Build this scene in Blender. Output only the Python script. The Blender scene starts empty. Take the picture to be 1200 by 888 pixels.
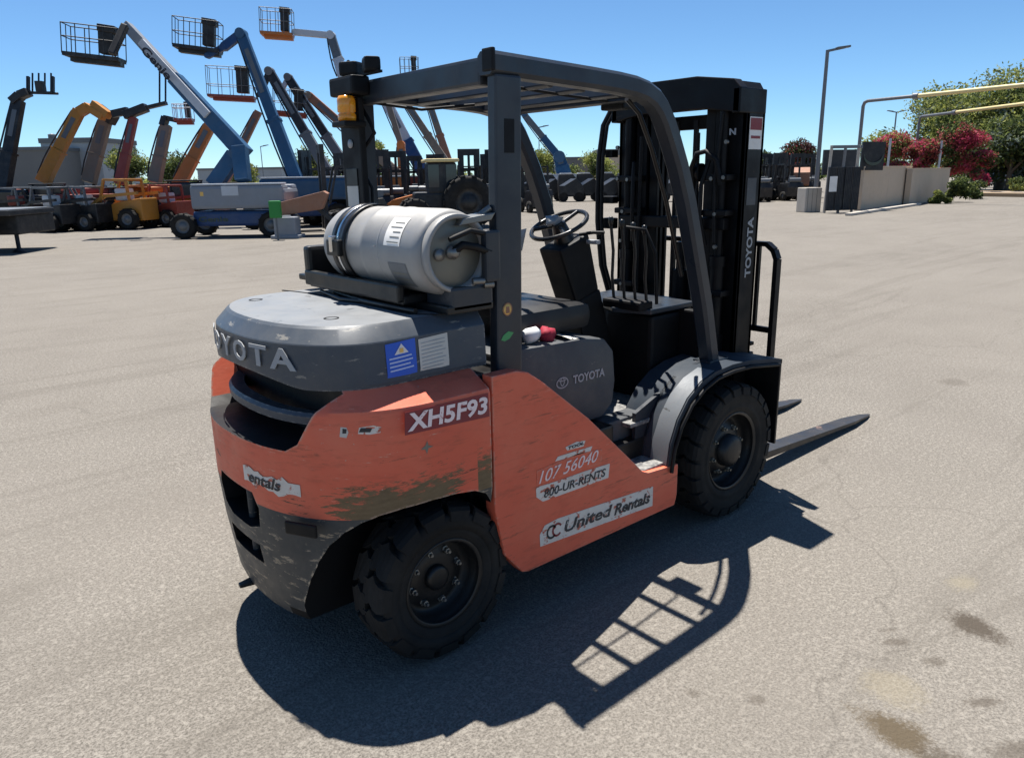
import bpy, bmesh, math, random
import numpy as np
from mathutils import Vector as V, Matrix
R = math.radians
rnd = random.Random(7)
scene = bpy.context.scene
C = scene.collection

# ------------------------------------------------------------ camera, sky, sun
CAM = V((-3.0743, -2.5215, 1.6570)); YAW = R(49.306); PITCH = R(-15.066); ROLL = R(-1.011); FPX = 880.3
Fw = V((math.cos(PITCH)*math.cos(YAW), math.cos(PITCH)*math.sin(YAW), math.sin(PITCH)))
R0 = V((math.sin(YAW), -math.cos(YAW), 0)); U0 = R0.cross(Fw)
Rv = R0*math.cos(ROLL) + U0*math.sin(ROLL); Uv = -R0*math.sin(ROLL) + U0*math.cos(ROLL)
cd = bpy.data.cameras.new('camera'); co = bpy.data.objects.new('camera', cd); C.objects.link(co)
cd.sensor_width = 36; cd.sensor_fit = 'HORIZONTAL'; cd.lens = 36*FPX/1200; cd.clip_end = 4000; cd.clip_start = .05
co.matrix_world = Matrix(((Rv.x, Uv.x, -Fw.x, CAM.x), (Rv.y, Uv.y, -Fw.y, CAM.y), (Rv.z, Uv.z, -Fw.z, CAM.z), (0, 0, 0, 1)))
scene.camera = co
SUN = V((.117, .322, 1)).normalized()                      # direction towards the sun
sun_el = math.asin(SUN.z); sun_az = math.atan2(SUN.x, SUN.y)
w = bpy.data.worlds.new('World'); scene.world = w; w.use_nodes = True
nt = w.node_tree; sky = nt.nodes.new('ShaderNodeTexSky'); sky.sky_type = 'NISHITA'; sky.sun_disc = False
sky.sun_elevation = sun_el; sky.sun_rotation = sun_az; sky.air_density = .7; sky.dust_density = .05; sky.ozone_density = 10; sky.altitude = 0
bg = nt.nodes['Background']; bg.inputs[1].default_value = .062; tint = nt.nodes.new('ShaderNodeMix'); tint.data_type = 'RGBA'; tint.blend_type = 'MULTIPLY'; tint.inputs[0].default_value = 1; tint.inputs[7].default_value = (.97, 1.06, .99, 1)
nt.links.new(sky.outputs[0], tint.inputs[6]); nt.links.new(tint.outputs[2], bg.inputs[0])
sd = bpy.data.lights.new('sun', 'SUN'); sd.energy = 4.4; sd.angle = R(.53); sd.color = (1, .955, .89)
so = bpy.data.objects.new('sun', sd); C.objects.link(so); so.rotation_euler = SUN.to_track_quat('Z', 'Y').to_euler()
so.location = SUN*60
scene.view_settings.view_transform = 'Standard'; scene.view_settings.look = 'None'
scene.view_settings.exposure = 1.25; scene.view_settings.gamma = 1

def at(u, v, D):                                            # a point at depth D seen at (u, v)
    return CAM + (Fw + Rv*((u-600)/FPX) - Uv*((v-444)/FPX))*D
def gp(u, v):                                               # the ground point seen at (u, v)
    d = Fw + Rv*((u-600)/FPX) - Uv*((v-444)/FPX)
    return CAM + d*(-CAM.z/d.z)
def gdep(u, v): return (gp(u, v)-CAM).dot(Fw)
Fh = V((Fw.x, Fw.y, 0)).normalized(); Z = V((0, 0, 1)); Rh = R0.copy()

# ------------------------------------------------------------ materials
def nodes(name):
    m = bpy.data.materials.new(name); m.use_nodes = True; n = m.node_tree
    return m, n, n.nodes['Principled BSDF']
def N(n, t, **k):
    x = n.nodes.new(t)
    for a, b in k.items():
        if a in x.inputs.keys(): x.inputs[a].default_value = b
        else: setattr(x, a, b)
    return x
def tc(n, scale=(1, 1, 1), loc=(0, 0, 0), rot=(0, 0, 0)):
    t = n.nodes.new('ShaderNodeTexCoord'); m = n.nodes.new('ShaderNodeMapping')
    m.inputs['Scale'].default_value = scale; m.inputs['Location'].default_value = loc; m.inputs['Rotation'].default_value = rot
    n.links.new(t.outputs['Object'], m.inputs[0]); return m.outputs[0]
def noise(n, vec, scale, detail=4, rough=.6, dist=0):
    x = N(n, 'ShaderNodeTexNoise', Scale=scale, Detail=detail, Roughness=rough, Distortion=dist)
    n.links.new(vec, x.inputs['Vector']); return x.outputs['Fac']
def ramp(n, fac, stops):
    x = n.nodes.new('ShaderNodeValToRGB'); n.links.new(fac, x.inputs[0]); e = x.color_ramp.elements
    while len(e) < len(stops): e.new(.5)
    for q, (p, c) in zip(e, stops): q.position = p; q.color = (c, c, c, 1) if isinstance(c, (int, float)) else (*c, 1)
    return x.outputs[0]
def mix(n, fac, a, b, mode='MIX'):
    x = n.nodes.new('ShaderNodeMix'); x.data_type = 'RGBA'; x.blend_type = mode
    for i, v in ((0, fac), (6, a), (7, b)):
        if hasattr(v, 'is_output') or isinstance(v, bpy.types.NodeSocket): n.links.new(v, x.inputs[i])
        elif i == 0: x.inputs[0].default_value = v
        else: x.inputs[i].default_value = (*v, 1)
    return x.outputs[2]
def math_(n, op, a, b=None, clamp=False):
    x = n.nodes.new('ShaderNodeMath'); x.operation = op; x.use_clamp = clamp
    for i, v in ((0, a), (1, b)):
        if v is None: continue
        if isinstance(v, bpy.types.NodeSocket): n.links.new(v, x.inputs[i])
        else: x.inputs[i].default_value = v
    return x.outputs[0]
def bump(n, b, h, s=.3, d=.01):
    x = N(n, 'ShaderNodeBump', Strength=s, Distance=d); n.links.new(h, x.inputs['Height']); n.links.new(x.outputs[0], b.inputs['Normal'])
def lc(c, k): return tuple(min(1, v*k) for v in c)

def edge(n, v, r_=.010, lo=.50, sc=38):
    bv = n.nodes.new('ShaderNodeBevel'); bv.samples = 4; bv.inputs[0].default_value = r_
    ge = n.nodes.new('ShaderNodeNewGeometry'); dp = n.nodes.new('ShaderNodeVectorMath'); dp.operation = 'DOT_PRODUCT'
    n.links.new(bv.outputs[0], dp.inputs[0]); n.links.new(ge.outputs['Normal'], dp.inputs[1])
    e = ramp(n, dp.outputs['Value'], [(.80, 1), (.985, 0)])
    return math_(n, 'MULTIPLY', e, ramp(n, noise(n, v, sc, 5, .75), [(lo, 0), (lo+.05, 1)]))
def paint(name, col, rough=.5, var=.18, wear=None, amt=.0, dirt=0.0, metal=0, scale=6, bmp=.05, spec=.4, edges=False):
    m, n, b = nodes(name); v = tc(n)
    c = mix(n, noise(n, v, scale, 5), lc(col, 1-var), lc(col, 1+var))
    if dirt:
        c = mix(n, ramp(n, noise(n, v, 3.1, 8, .72), [(.45, 0), (.75, dirt)]), c, (.20, .175, .14))
    if wear:
        v2 = tc(n, (2.2, 2.2, 9))
        s = ramp(n, noise(n, v2, 4.5, 8, .72), [(.67-amt*.12, 0), (.70-amt*.12, 1)])
        s2 = ramp(n, noise(n, v, 34, 6, .75), [(.70-amt*.06, 0), (.73-amt*.06, 1)])
        c = mix(n, math_(n, 'MAXIMUM', s, s2), c, wear)
        if edges: c = mix(n, edge(n, v), c, lc(wear, 1.6))
    n.links.new(c, b.inputs['Base Color']); b.inputs['Metallic'].default_value = metal
    b.inputs['Specular IOR Level'].default_value = spec
    r = ramp(n, noise(n, v, 9, 5), [(.3, max(0, rough-.12)), (.7, min(1, rough+.12))]); n.links.new(r, b.inputs['Roughness'])
    bump(n, b, noise(n, v, 60, 4), bmp, .004)
    return m
M = {}
def P(key, *a, **k): M[key] = paint(key.replace('_', ' '), *a, **k)
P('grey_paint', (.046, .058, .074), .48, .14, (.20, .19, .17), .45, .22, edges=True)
P('sunlit_grey', (.165, .175, .185), .52, .12, (.06, .065, .07), .45, .30, edges=True)  # lighter copy of the grey paint, sunlight on the cap top put into colour
P('frame_paint', (.019, .025, .034), .38, .15, None, 0, .12)
P('dark_paint', (.030, .036, .040), .5, .25, (.26, .21, .15), .78, .35, edges=True)
P('black_paint', (.0055, .0055, .006), .42, .25, None, 0, .08)
P('black_plastic', (.005, .005, .0055), .6, .25, spec=.25)
P('hood_plastic', (.055, .060, .066), .55, .15, (.25, .22, .18), .1, .3)
P('lit_strip_grey', (.135, .15, .165), .4, .12, (.06, .06, .06), .3, .25)  # pale grey that paints the sunlit band onto the front fender
P('fender_paint', (.026, .035, .047), .6, .15, None, 0, .15, spec=.2)
P('mast_black', (.004, .0038, .0045), .5, .3, (.02, .015, .010), .3, .0, spec=.2)
P('fork_steel', (.020, .018, .017), .45, .3, (.16, .10, .07), .5, .1)
P('rubber', (.0135, .013, .0125), .8, .3, None, 0, .10, spec=.2)
P('rim_dark', (.008, .008, .008), .45, .3, None, 0, .05)
P('nut_steel', (.20, .20, .19), .4, .2, metal=.7)
P('chrome', (.6, .6, .6), .2, .05, metal=1)
P('tank_alu', (.30, .295, .285), .55, .10, (.28, .28, .29), .5, .18, metal=.25)
P('tank_face', (.16, .155, .13), .45, .2, metal=.3, dirt=.3)
P('seat_vinyl', (.009, .009, .010), .5, .2)
P('white_print', (.72, .70, .66), .5, .08, dirt=.25)
P('letter_grey', (.30, .31, .32), .5, .08)
P('ink', (.03, .028, .03), .6, .2)
P('blue_print', (.02, .10, .52), .45, .1)
P('pale_print', (.42, .50, .72), .5, .1)
P('maroon', (.20, .022, .028), .5, .2, (.45, .12, .09), .35, .1)
P('pink_print', (.78, .62, .60), .5, .1)
P('label_paper', (.55, .53, .48), .6, .1, dirt=.3)
P('yellow_print', (.75, .45, .12), .5, .2)
P('green_print', (.06, .30, .10), .5, .3)
P('red_cloth', (.30, .015, .035), .8, .3)
P('white_cloth', (.66, .66, .66), .8, .12)
P('lever_knob', (.012, .012, .012), .3, .1)
P('boom_blue', (.022, .072, .145), .4, .15, None, 0, .15)
P('deep_blue', (.010, .045, .14), .4, .15, None, 0, .2)
P('boom_white', (.45, .47, .50), .45, .1, None, 0, .2)
P('turret_grey', (.20, .215, .24), .5, .12, None, 0, .2)
P('lift_orange', (.42, .13, .022), .45, .15, None, 0, .2)
P('lift_red', (.24, .045, .03), .45, .2, None, 0, .2)
P('amber_body', (.42, .18, .025), .45, .15, None, 0, .2)
P('boom_beige', (.19, .145, .105), .5, .15, None, 0, .3)
P('boom_grey', (.11, .12, .13), .45, .15, None, 0, .3)
P('machine_black', (.012, .0125, .014), .5, .3, None, 0, .2)
P('crate_brown', (.26, .12, .07), .6, .2, None, 0, .3)
P('safety_green', (.02, .20, .035), .5, .1)
P('concrete', (.42, .38, .33), .85, .1, None, 0, .3)
P('wall_stucco', (.50, .39, .285), .9, .06, None, 0, .15, scale=1.2)
P('building_grey', (.15, .15, .145), .85, .1, None, 0, .2, scale=.6)
P('building_light', (.32, .34, .35), .85, .1, None, 0, .2, scale=.6)
P('gate_panel', (.022, .024, .030), .5, .2, None, 0, .15)
P('tube_yellow', (.62, .50, .24), .5, .1, None, 0, .2)
P('tube_grey', (.15, .155, .165), .45, .1, metal=.3)
P('bark', (.11, .08, .055), .9, .25)
P('car_silver', (.45, .47, .50), .25, .05, metal=.4)
P('car_white', (.7, .7, .7), .25, .05)
P('car_dark', (.03, .035, .045), .2, .1)
P('soil', (.30, .22, .14), .95, .2, scale=3)
P('leaf_light', (.26, .28, .075), .6, .45, spec=.2, scale=3)
P('leaf_mid', (.13, .165, .05), .6, .45, spec=.2, scale=3)
P('leaf_dark', (.05, .07, .026), .6, .45, spec=.2, scale=3)
P('leaf_blue', (.13, .16, .13), .6, .45, spec=.2, scale=3)
P('petal_pink', (.44, .06, .12), .6, .4, spec=.2, scale=3)
P('petal_red', (.30, .07, .065), .6, .4, spec=.2, scale=3)
P('leaf_plum', (.055, .022, .022), .6, .4, spec=.2, scale=3)

for k_ in [k_ for k_ in M if k_.startswith(('leaf_', 'petal_'))]:      # thin leaves let light through
    n = M[k_].node_tree; b = n.nodes['Principled BSDF']; tr = n.nodes.new('ShaderNodeBsdfTranslucent'); mx = n.nodes.new('ShaderNodeMixShader'); mx.inputs[0].default_value = .42
    n.links.new(b.inputs['Base Color'].links[0].from_socket, tr.inputs[0]); n.links.new(b.outputs[0], mx.inputs[1]); n.links.new(tr.outputs[0], mx.inputs[2]); n.links.new(mx.outputs[0], n.nodes['Material Output'].inputs[0])
m, n, b = nodes('amber lens'); v = tc(n)
n.links.new(mix(n, noise(n, v, 14), (.85, .28, .01), (1, .48, .03)), b.inputs['Base Color']); b.inputs['Roughness'].default_value = .12
b.inputs['Transmission Weight'].default_value = .35; b.inputs['Coat Weight'].default_value = .5; M['amber'] = m
m, n, b = nodes('dark glass'); v = tc(n); n.links.new(mix(n, noise(n, v, 2), (.008, .012, .016), (.03, .04, .05)), b.inputs['Base Color'])
b.inputs['Roughness'].default_value = .06; M['glass'] = m

def orange_mat(name, counter):
    m, n, b = nodes(name); v = tc(n); sep = n.nodes.new('ShaderNodeSeparateXYZ'); n.links.new(v, sep.inputs[0])
    X, Zz = sep.outputs[0], sep.outputs[2]
    c = mix(n, noise(n, v, 4, 6), (.60, .100, .050), (.72, .140, .075))
    c = mix(n, ramp(n, noise(n, v, 2.2, 9, .7), [(.42, 0), (.74, .40)]), c, (.72, .25, .15))          # chalky fading
    c = mix(n, ramp(n, noise(n, tc(n, (1, 1, 5)), 7, 9, .75), [(.52, 0), (.70, .5)]), c, (.30, .070, .040))   # grime streaks
    sc = ramp(n, noise(n, tc(n, (1.3, 1.3, 11), rot=(0, R(5), 0)), 3.2, 7, .75), [(.60, 0), (.625, 1)])
    sc2 = ramp(n, noise(n, tc(n, (2, 2, 14), (3, 1, 7), (0, R(-3), 0)), 4, 9, .8), [(.62, 0), (.65, 1)])
    low = math_(n, 'MULTIPLY', math_(n, 'SUBTRACT', .93, Zz), 4.0, True)
    c = mix(n, math_(n, 'MULTIPLY', sc, low) if counter else math_(n, 'MULTIPLY', sc, .45), c, (.085, .05, .03))
    c = mix(n, math_(n, 'MULTIPLY', sc2, .8 if counter else .3), c, (.62, .38, .27))
    if counter:                                              # paint scraped to olive brown metal above the wheel arch
        dz = math_(n, 'ADD', Zz, math_(n, 'MULTIPLY', math_(n, 'SUBTRACT', noise(n, tc(n, (4, 4, 16)), 3.0, 10, .78), .5), .38))
        lim = math_(n, 'MULTIPLY', math_(n, 'SUBTRACT', X, -2.08), .0)
        a1 = ramp(n, dz, [(.685, 1), (.712, 0)])
        Xn = math_(n, 'ADD', X, math_(n, 'MULTIPLY', math_(n, 'SUBTRACT', noise(n, tc(n, (1, 1, 9)), 6, 8, .75), .5), .55))
        xa = math_(n, 'MULTIPLY', math_(n, 'GREATER_THAN', Xn, -2.06), math_(n, 'LESS_THAN', Xn, -1.67))
        a2 = math_(n, 'MULTIPLY', math_(n, 'GREATER_THAN', X, -1.585), ramp(n, dz, [(.70, 1), (.73, 0)]))
        a = math_(n, 'MAXIMUM', math_(n, 'MULTIPLY', a1, xa), a2)
        rust = mix(n, noise(n, tc(n, (1, 1, 4)), 22, 6, .7), (.075, .050, .022), (.22, .15, .08))
        c = mix(n, a, c, rust)
        sp = ramp(n, noise(n, v, 45, 5, .7), [(.68, 0), (.71, 1)])
        c = mix(n, math_(n, 'MULTIPLY', sp, .8), c, (.45, .36, .28))
    c = mix(n, edge(n, v, .012, .46), c, (.50, .33, .25))
    n.links.new(c, b.inputs['Base Color'])
    n.links.new(ramp(n, noise(n, v, 8, 6), [(.3, .42), (.7, .68)]), b.inputs['Roughness'])
    b.inputs['Specular IOR Level'].default_value = .35
    bump(n, b, noise(n, tc(n, (1, 1, 3)), 30, 6), .12, .004)
    return m
M['orange'] = orange_mat('worn orange counterweight paint', True)
M['orange_side'] = orange_mat('worn orange side paint', False)

m, n, b = nodes('peeling white vinyl'); v = tc(n)                     # stickers that have partly flaked off
k = ramp(n, noise(n, tc(n, (1, 1, 1.6)), 26, 6, .7), [(.575, 0), (.60, 1)])
c = mix(n, noise(n, v, 18), (.50, .43, .36), (.74, .70, .64)); n.links.new(mix(n, k, c, (.42, .10, .06)), b.inputs['Base Color']); b.inputs['Roughness'].default_value = .55
M['sticker'] = m
for nm, base_c, through in (('worn_ink', (.03, .028, .03), (.62, .55, .48)), ('worn_pink', (.80, .62, .58), (.40, .07, .05)), ('worn_tag', (.80, .66, .64), (.42, .16, .16))):
    m, n, b = nodes(nm.replace('_', ' ')); v = tc(n); k = ramp(n, noise(n, v, 38, 6, .75), [(.585, 0), (.62, 1)])
    n.links.new(mix(n, k, base_c, through), b.inputs['Base Color']); b.inputs['Roughness'].default_value = .6; M[nm] = m
m, n, b = nodes('tread plate'); v = tc(n)
k = ramp(n, noise(n, v, 42, 4, .6), [(.40, 0), (.60, 1)])
n.links.new(mix(n, k, (.10, .10, .10), (.26, .255, .24)), b.inputs['Base Color']); b.inputs['Roughness'].default_value = .5
bump(n, b, noise(n, v, 90), .3, .004); M['tread_plate'] = m

def ground_mat():
    m, n, b = nodes('sun bleached asphalt'); v = tc(n)
    s1 = noise(n, v, 105, 2, .8); s2 = noise(n, v, 42, 3, .8); s3 = noise(n, v, 1.1, 6, .6); s4 = noise(n, v, .16, 5, .55)
    vo = N(n, 'ShaderNodeTexVoronoi', Scale=95.0); n.links.new(v, vo.inputs['Vector'])
    base = mix(n, ramp(n, s1, [(.36, 0), (.64, 1)]), (.098, .089, .078), (.278, .256, .228))
    base = mix(n, ramp(n, s2, [(.51, 0), (.63, .75)]), base, (.345, .320, .285))
    base = mix(n, ramp(n, vo.outputs['Distance'], [(.0, .6), (.28, 0)]), base, (.085, .075, .062))
    base = mix(n, ramp(n, s3, [(.40, 0), (.70, .35)]), base, (.140, .126, .110))
    base = mix(n, ramp(n, s4, [(.40, 0), (.62, .35)]), base, (.245, .226, .200))
    # long faint sweeps left by tyres and drainage
    sw = noise(n, tc(n, (.10, 1.1, 1), (0, 0, 0), (0, 0, R(32))), 1.5, 7, .62, 1.2)
    base = mix(n, ramp(n, sw, [(.52, 0), (.60, .28), (.66, 0)]), base, (.125, .112, .096))
    # hairline cracks
    cr = N(n, 'ShaderNodeTexVoronoi', Scale=.33, feature='DISTANCE_TO_EDGE')
    wv = n.nodes.new('ShaderNodeVectorMath'); wv.operation = 'ADD'
    nn = N(n, 'ShaderNodeTexNoise', Scale=1.3, Detail=6.0); n.links.new(v, nn.inputs['Vector'])
    sc_ = n.nodes.new('ShaderNodeVectorMath'); sc_.operation = 'SCALE'; sc_.inputs[3].default_value = .9; n.links.new(nn.outputs['Color'], sc_.inputs[0])
    n.links.new(v, wv.inputs[0]); n.links.new(sc_.outputs[0], wv.inputs[1]); n.links.new(wv.outputs[0], cr.inputs['Vector'])
    base = mix(n, ramp(n, cr.outputs['Distance'], [(.0, .26), (.0035, 0)]), base, (.07, .062, .054))
    # oil stains, each a blotch at its own spot on the ground
    sep = n.nodes.new('ShaderNodeSeparateXYZ'); n.links.new(v, sep.inputs[0])
    wob = math_(n, 'ADD', math_(n, 'MULTIPLY', math_(n, 'SUBTRACT', noise(n, v, 9, 8, .8), .5), 2.0), math_(n, 'MULTIPLY', math_(n, 'SUBTRACT', noise(n, v, 70, 3, .8), .5), 1.3))
    def blot(u, vv, ru, rv, ang, col, strength):
        nonlocal base
        g = gp(u, vv); ca, sa = math.cos(ang), math.sin(ang)
        dx = math_(n, 'SUBTRACT', sep.outputs[0], g.x); dy = math_(n, 'SUBTRACT', sep.outputs[1], g.y)
        a = math_(n, 'DIVIDE', math_(n, 'ADD', math_(n, 'MULTIPLY', dx, ca), math_(n, 'MULTIPLY', dy, sa)), ru)
        q = math_(n, 'DIVIDE', math_(n, 'SUBTRACT', math_(n, 'MULTIPLY', dy, ca), math_(n, 'MULTIPLY', dx, sa)), rv)
        d = math_(n, 'ADD', math_(n, 'SQRT', math_(n, 'ADD', math_(n, 'MULTIPLY', a, a), math_(n, 'MULTIPLY', q, q))), wob)
        base = mix(n, ramp(n, d, [(.45, strength), (1.05, 0)]), base, col)
    dk = (.080, .066, .052)
    def streak(u0, v0, u1, v1, w_, col, k):
        p, q = gp(u0, v0), gp(u1, v1); blot((u0+u1)/2, (v0+v1)/2, (q-p).length/2, w_, math.atan2(q.y-p.y, q.x-p.x), col, k)
    streak(1000, 800, 1095, 812, .11, (.27, .235, .165), .42); streak(1105, 712, 1182, 756, .085, dk, .95); streak(990, 822, 1112, 895, .085, (.100, .078, .050), .95); streak(1070, 868, 1140, 910, .07, dk, .6)
    blot(1150, 822, .08, .03, R(-38), dk, .6); blot(1096, 775, .05, .03, R(-30), dk, .55)
    blot(1050, 752, .06, .03, R(-38), dk, .55); blot(1040, 738, .05, .02, R(-38), dk, .4); blot(1120, 742, .05, .02, 0, dk, .2)
    blot(1117, 448, .16, .12, 0, dk, .35); blot(812, 812, .03, .03, 0, dk, .4); blot(887, 820, .04, .03, 0, dk, .45); blot(1195, 880, .12, .05, R(-30), dk, .6)
    blot(60, 480, .4, .2, R(20), dk, .12); blot(1128, 683, .10, .06, 0, (.29, .255, .18), .4)
    base = mix(n, 1.0, base, (.79, .78, .76), 'MULTIPLY')
    n.links.new(base, b.inputs['Base Color']); b.inputs['Roughness'].default_value = .92; b.inputs['Specular IOR Level'].default_value = .2
    h = math_(n, 'ADD', s1, math_(n, 'MULTIPLY', vo.outputs['Distance'], .8)); bump(n, b, h, .55, .006)
    return m
M['ground'] = ground_mat()

# ------------------------------------------------------------ mesh helpers
class MB:
    def __init__(s): s.v = []; s.f = []; s.mi = []; s.sm = []
    def add(s, vs, fs, mi=0, smooth=False):
        k = len(s.v); s.v += [tuple(p) for p in vs]; s.f += [tuple(i+k for i in f) for f in fs]; s.mi += [mi]*len(fs); s.sm += [smooth]*len(fs); return s
    def box(s, x0, x1, y0, y1, z0, z1, bev=0, mi=0, mat=None):
        x0, x1 = sorted((x0, x1)); y0, y1 = sorted((y0, y1)); z0, z1 = sorted((z0, z1))
        bm = bmesh.new(); bmesh.ops.create_cube(bm, size=1)
        for p in bm.verts: p.co = V(((x0+x1)/2+p.co.x*(x1-x0), (y0+y1)/2+p.co.y*(y1-y0), (z0+z1)/2+p.co.z*(z1-z0)))
        if bev: bmesh.ops.bevel(bm, geom=bm.edges[:], offset=min(bev, .45*min(x1-x0, y1-y0, z1-z0)), segments=2, profile=.6, affect='EDGES')
        if mat is not None: bm.transform(mat)
        s.bm(bm, mi); return s
    def bm(s, bm, mi=0, smooth=False):
        bm.verts.index_update(); s.add([p.co for p in bm.verts], [[q.index for q in f.verts] for f in bm.faces], mi, smooth); bm.free()
    def beam(s, A, B, w, t, side=None, w2=None, mi=0, bev=0):
        """box from A to B; w is measured across 'side' x axis, t along side"""
        A, B = V(A), V(B); d = (B-A).normalized(); sd_ = V(side) if side is not None else Z
        sd_ = (sd_-d*sd_.dot(d)).normalized(); n_ = d.cross(sd_); w2 = w if w2 is None else w2
        vs = []
        for P_, ww in ((A, w), (B, w2)):
            for a, c in ((-1, -1), (1, -1), (1, 1), (-1, 1)): vs.append(P_+n_*(a*ww/2)+sd_*(c*t/2))
        bm = bmesh.new(); q = [bm.verts.new(p) for p in vs]
        for f in ((3, 2, 1, 0), (4, 5, 6, 7), (0, 1, 5, 4), (1, 2, 6, 5), (2, 3, 7, 6), (3, 0, 4, 7)): bm.faces.new([q[i] for i in f])
        if bev: bmesh.ops.bevel(bm, geom=bm.edges[:], offset=bev, segments=2, profile=.6, affect='EDGES')
        s.bm(bm, mi); return s
    def tube(s, pts, r, seg=8, mi=0, cap=True):
        pts = [V(p) for p in pts]; k = len(pts); rs = r if isinstance(r, (list, tuple)) else [r]*k
        d0 = (pts[1]-pts[0]).normalized(); up = Z if abs(d0.z) < .9 else V((1, 0, 0)); nrm = (up-d0*up.dot(d0)).normalized(); vs = []
        for i, p in enumerate(pts):
            d = (pts[min(i+1, k-1)]-pts[max(i-1, 0)]).normalized(); nrm = (nrm-d*nrm.dot(d)).normalized(); b_ = d.cross(nrm)
            for j in range(seg):
                a = 2*math.pi*j/seg; vs.append(p+(nrm*math.cos(a)+b_*math.sin(a))*rs[i])
        fs = [(i*seg+j, i*seg+(j+1) % seg, (i+1)*seg+(j+1) % seg, (i+1)*seg+j) for i in range(k-1) for j in range(seg)]
        s.add(vs, fs, mi, True)
        if cap: s.add(vs[:seg], [tuple(range(seg))[::-1]], mi); s.add(vs[-seg:], [tuple(range(seg))], mi)
        return s
    def lathe(s, prof, o=(0, 0, 0), axis='y', seg=40, mi=0, smooth=True):
        """prof = [(radius, along)] turned round an axis through o"""
        vs = []; o = V(o)
        for r, h in prof:
            for j in range(seg):
                a = 2*math.pi*j/seg; c_, s_ = r*math.cos(a), r*math.sin(a)
                vs.append(o+(V((c_, h, s_)) if axis == 'y' else V((h, c_, s_)) if axis == 'x' else V((c_, s_, h))))
        fs = [(i*seg+j, i*seg+(j+1) % seg, (i+1)*seg+(j+1) % seg, (i+1)*seg+j) for i in range(len(prof)-1) for j in range(seg)]
        s.add(vs, fs, mi, smooth); return s
    def prism(s, poly, a0, a1, axis='y', bev=0, mi=0):
        """poly in xz (axis y), yz (axis x) or xy (axis z)"""
        def mk(p, a): return V((p[0], a, p[1])) if axis == 'y' else V((a, p[0], p[1])) if axis == 'x' else V((p[0], p[1], a))
        bm = bmesh.new(); A = [bm.verts.new(mk(p, a0)) for p in poly]; B = [bm.verts.new(mk(p, a1)) for p in poly]; k = len(poly)
        bm.faces.new(A[::-1]); bm.faces.new(B)
        for i in range(k): bm.faces.new((A[i], A[(i+1) % k], B[(i+1) % k], B[i]))
        bmesh.ops.recalc_face_normals(bm, faces=bm.faces[:])
        if bev: bmesh.ops.bevel(bm, geom=[e for e in bm.edges], offset=bev, segments=2, profile=.6, affect='EDGES')
        s.bm(bm, mi); return s
    def sweep(s, path, w, h, y, bev=.012):
        """rectangular tube swept along xz path; centre y, width w (y), height h (in plane)"""
        k = len(path); vs = []; q = bev
        ring = [(-w/2+q, -h/2), (w/2-q, -h/2), (w/2, -h/2+q), (w/2, h/2-q), (w/2-q, h/2), (-w/2+q, h/2), (-w/2, h/2-q), (-w/2, -h/2+q)]
        for i in range(k):
            a = V(path[max(i-1, 0)]); c_ = V(path[min(i+1, k-1)]); d = (c_-a).normalized(); nn = V((-d.y, d.x))
            for yy, hh in ring: vs.append((path[i][0]+nn.x*hh, y+yy, path[i][1]+nn.y*hh))
        L = 8; fs = [(i*L+j, (i+1)*L+j, (i+1)*L+(j+1) % L, i*L+(j+1) % L) for i in range(k-1) for j in range(L)]
        fs += [tuple(range(L)), tuple(range((k-1)*L, k*L))[::-1]]
        s.add(vs, fs); return s
    def build(s, name, mats, parent=None, org=(0, 0, 0), fixn=True, smooth_angle=None):
        me = bpy.data.meshes.new(name); o3 = V(org)
        me.from_pydata([tuple(V(p)-o3) for p in s.v], [], s.f)
        for m_ in (mats if isinstance(mats, (list, tuple)) else [mats]): me.materials.append(M[m_] if isinstance(m_, str) else m_)
        me.polygons.foreach_set('material_index', s.mi); me.polygons.foreach_set('use_smooth', s.sm)
        if fixn:
            bm = bmesh.new(); bm.from_mesh(me); bmesh.ops.recalc_face_normals(bm, faces=bm.faces[:]); bm.to_mesh(me); bm.free()
        me.update(); o = bpy.data.objects.new(name, me); C.objects.link(o)
        if parent is not None: o.parent = parent
        return o
def tag(o, label, cat, group=None):
    o['label'] = label; o['category'] = cat
    if group: o['group'] = group
    return o
def thing(name, label, cat, loc=(0, 0, 0), group=None, rz=0):
    o = bpy.data.objects.new(name, None); C.objects.link(o); o.location = loc; o.rotation_euler = (0, 0, rz); o.empty_display_size = .3
    return tag(o, label, cat, group)
def struct(o): o['kind'] = 'structure'; return o
def smooth(o, ang=35):
    o.data.polygons.foreach_set('use_smooth', [True]*len(o.data.polygons))
    try: o.data.set_sharp_from_angle(angle=R(ang))
    except Exception: pass
    return o
def weighted(o):
    md = o.modifiers.new('wn', 'WEIGHTED_NORMAL'); md.keep_sharp = True; return o
def dup(root, loc=None, label=None, rz=None):
    c = root.copy(); C.objects.link(c)
    if loc is not None: c.location = loc
    if rz is not None: c.rotation_euler = (0, 0, rz)
    if label: c['label'] = label
    for ch in list(root.children):
        a = ch.copy(); C.objects.link(a); a.parent = c
        for g in ch.children:
            d = g.copy(); C.objects.link(d); d.parent = a
    return c
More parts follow.
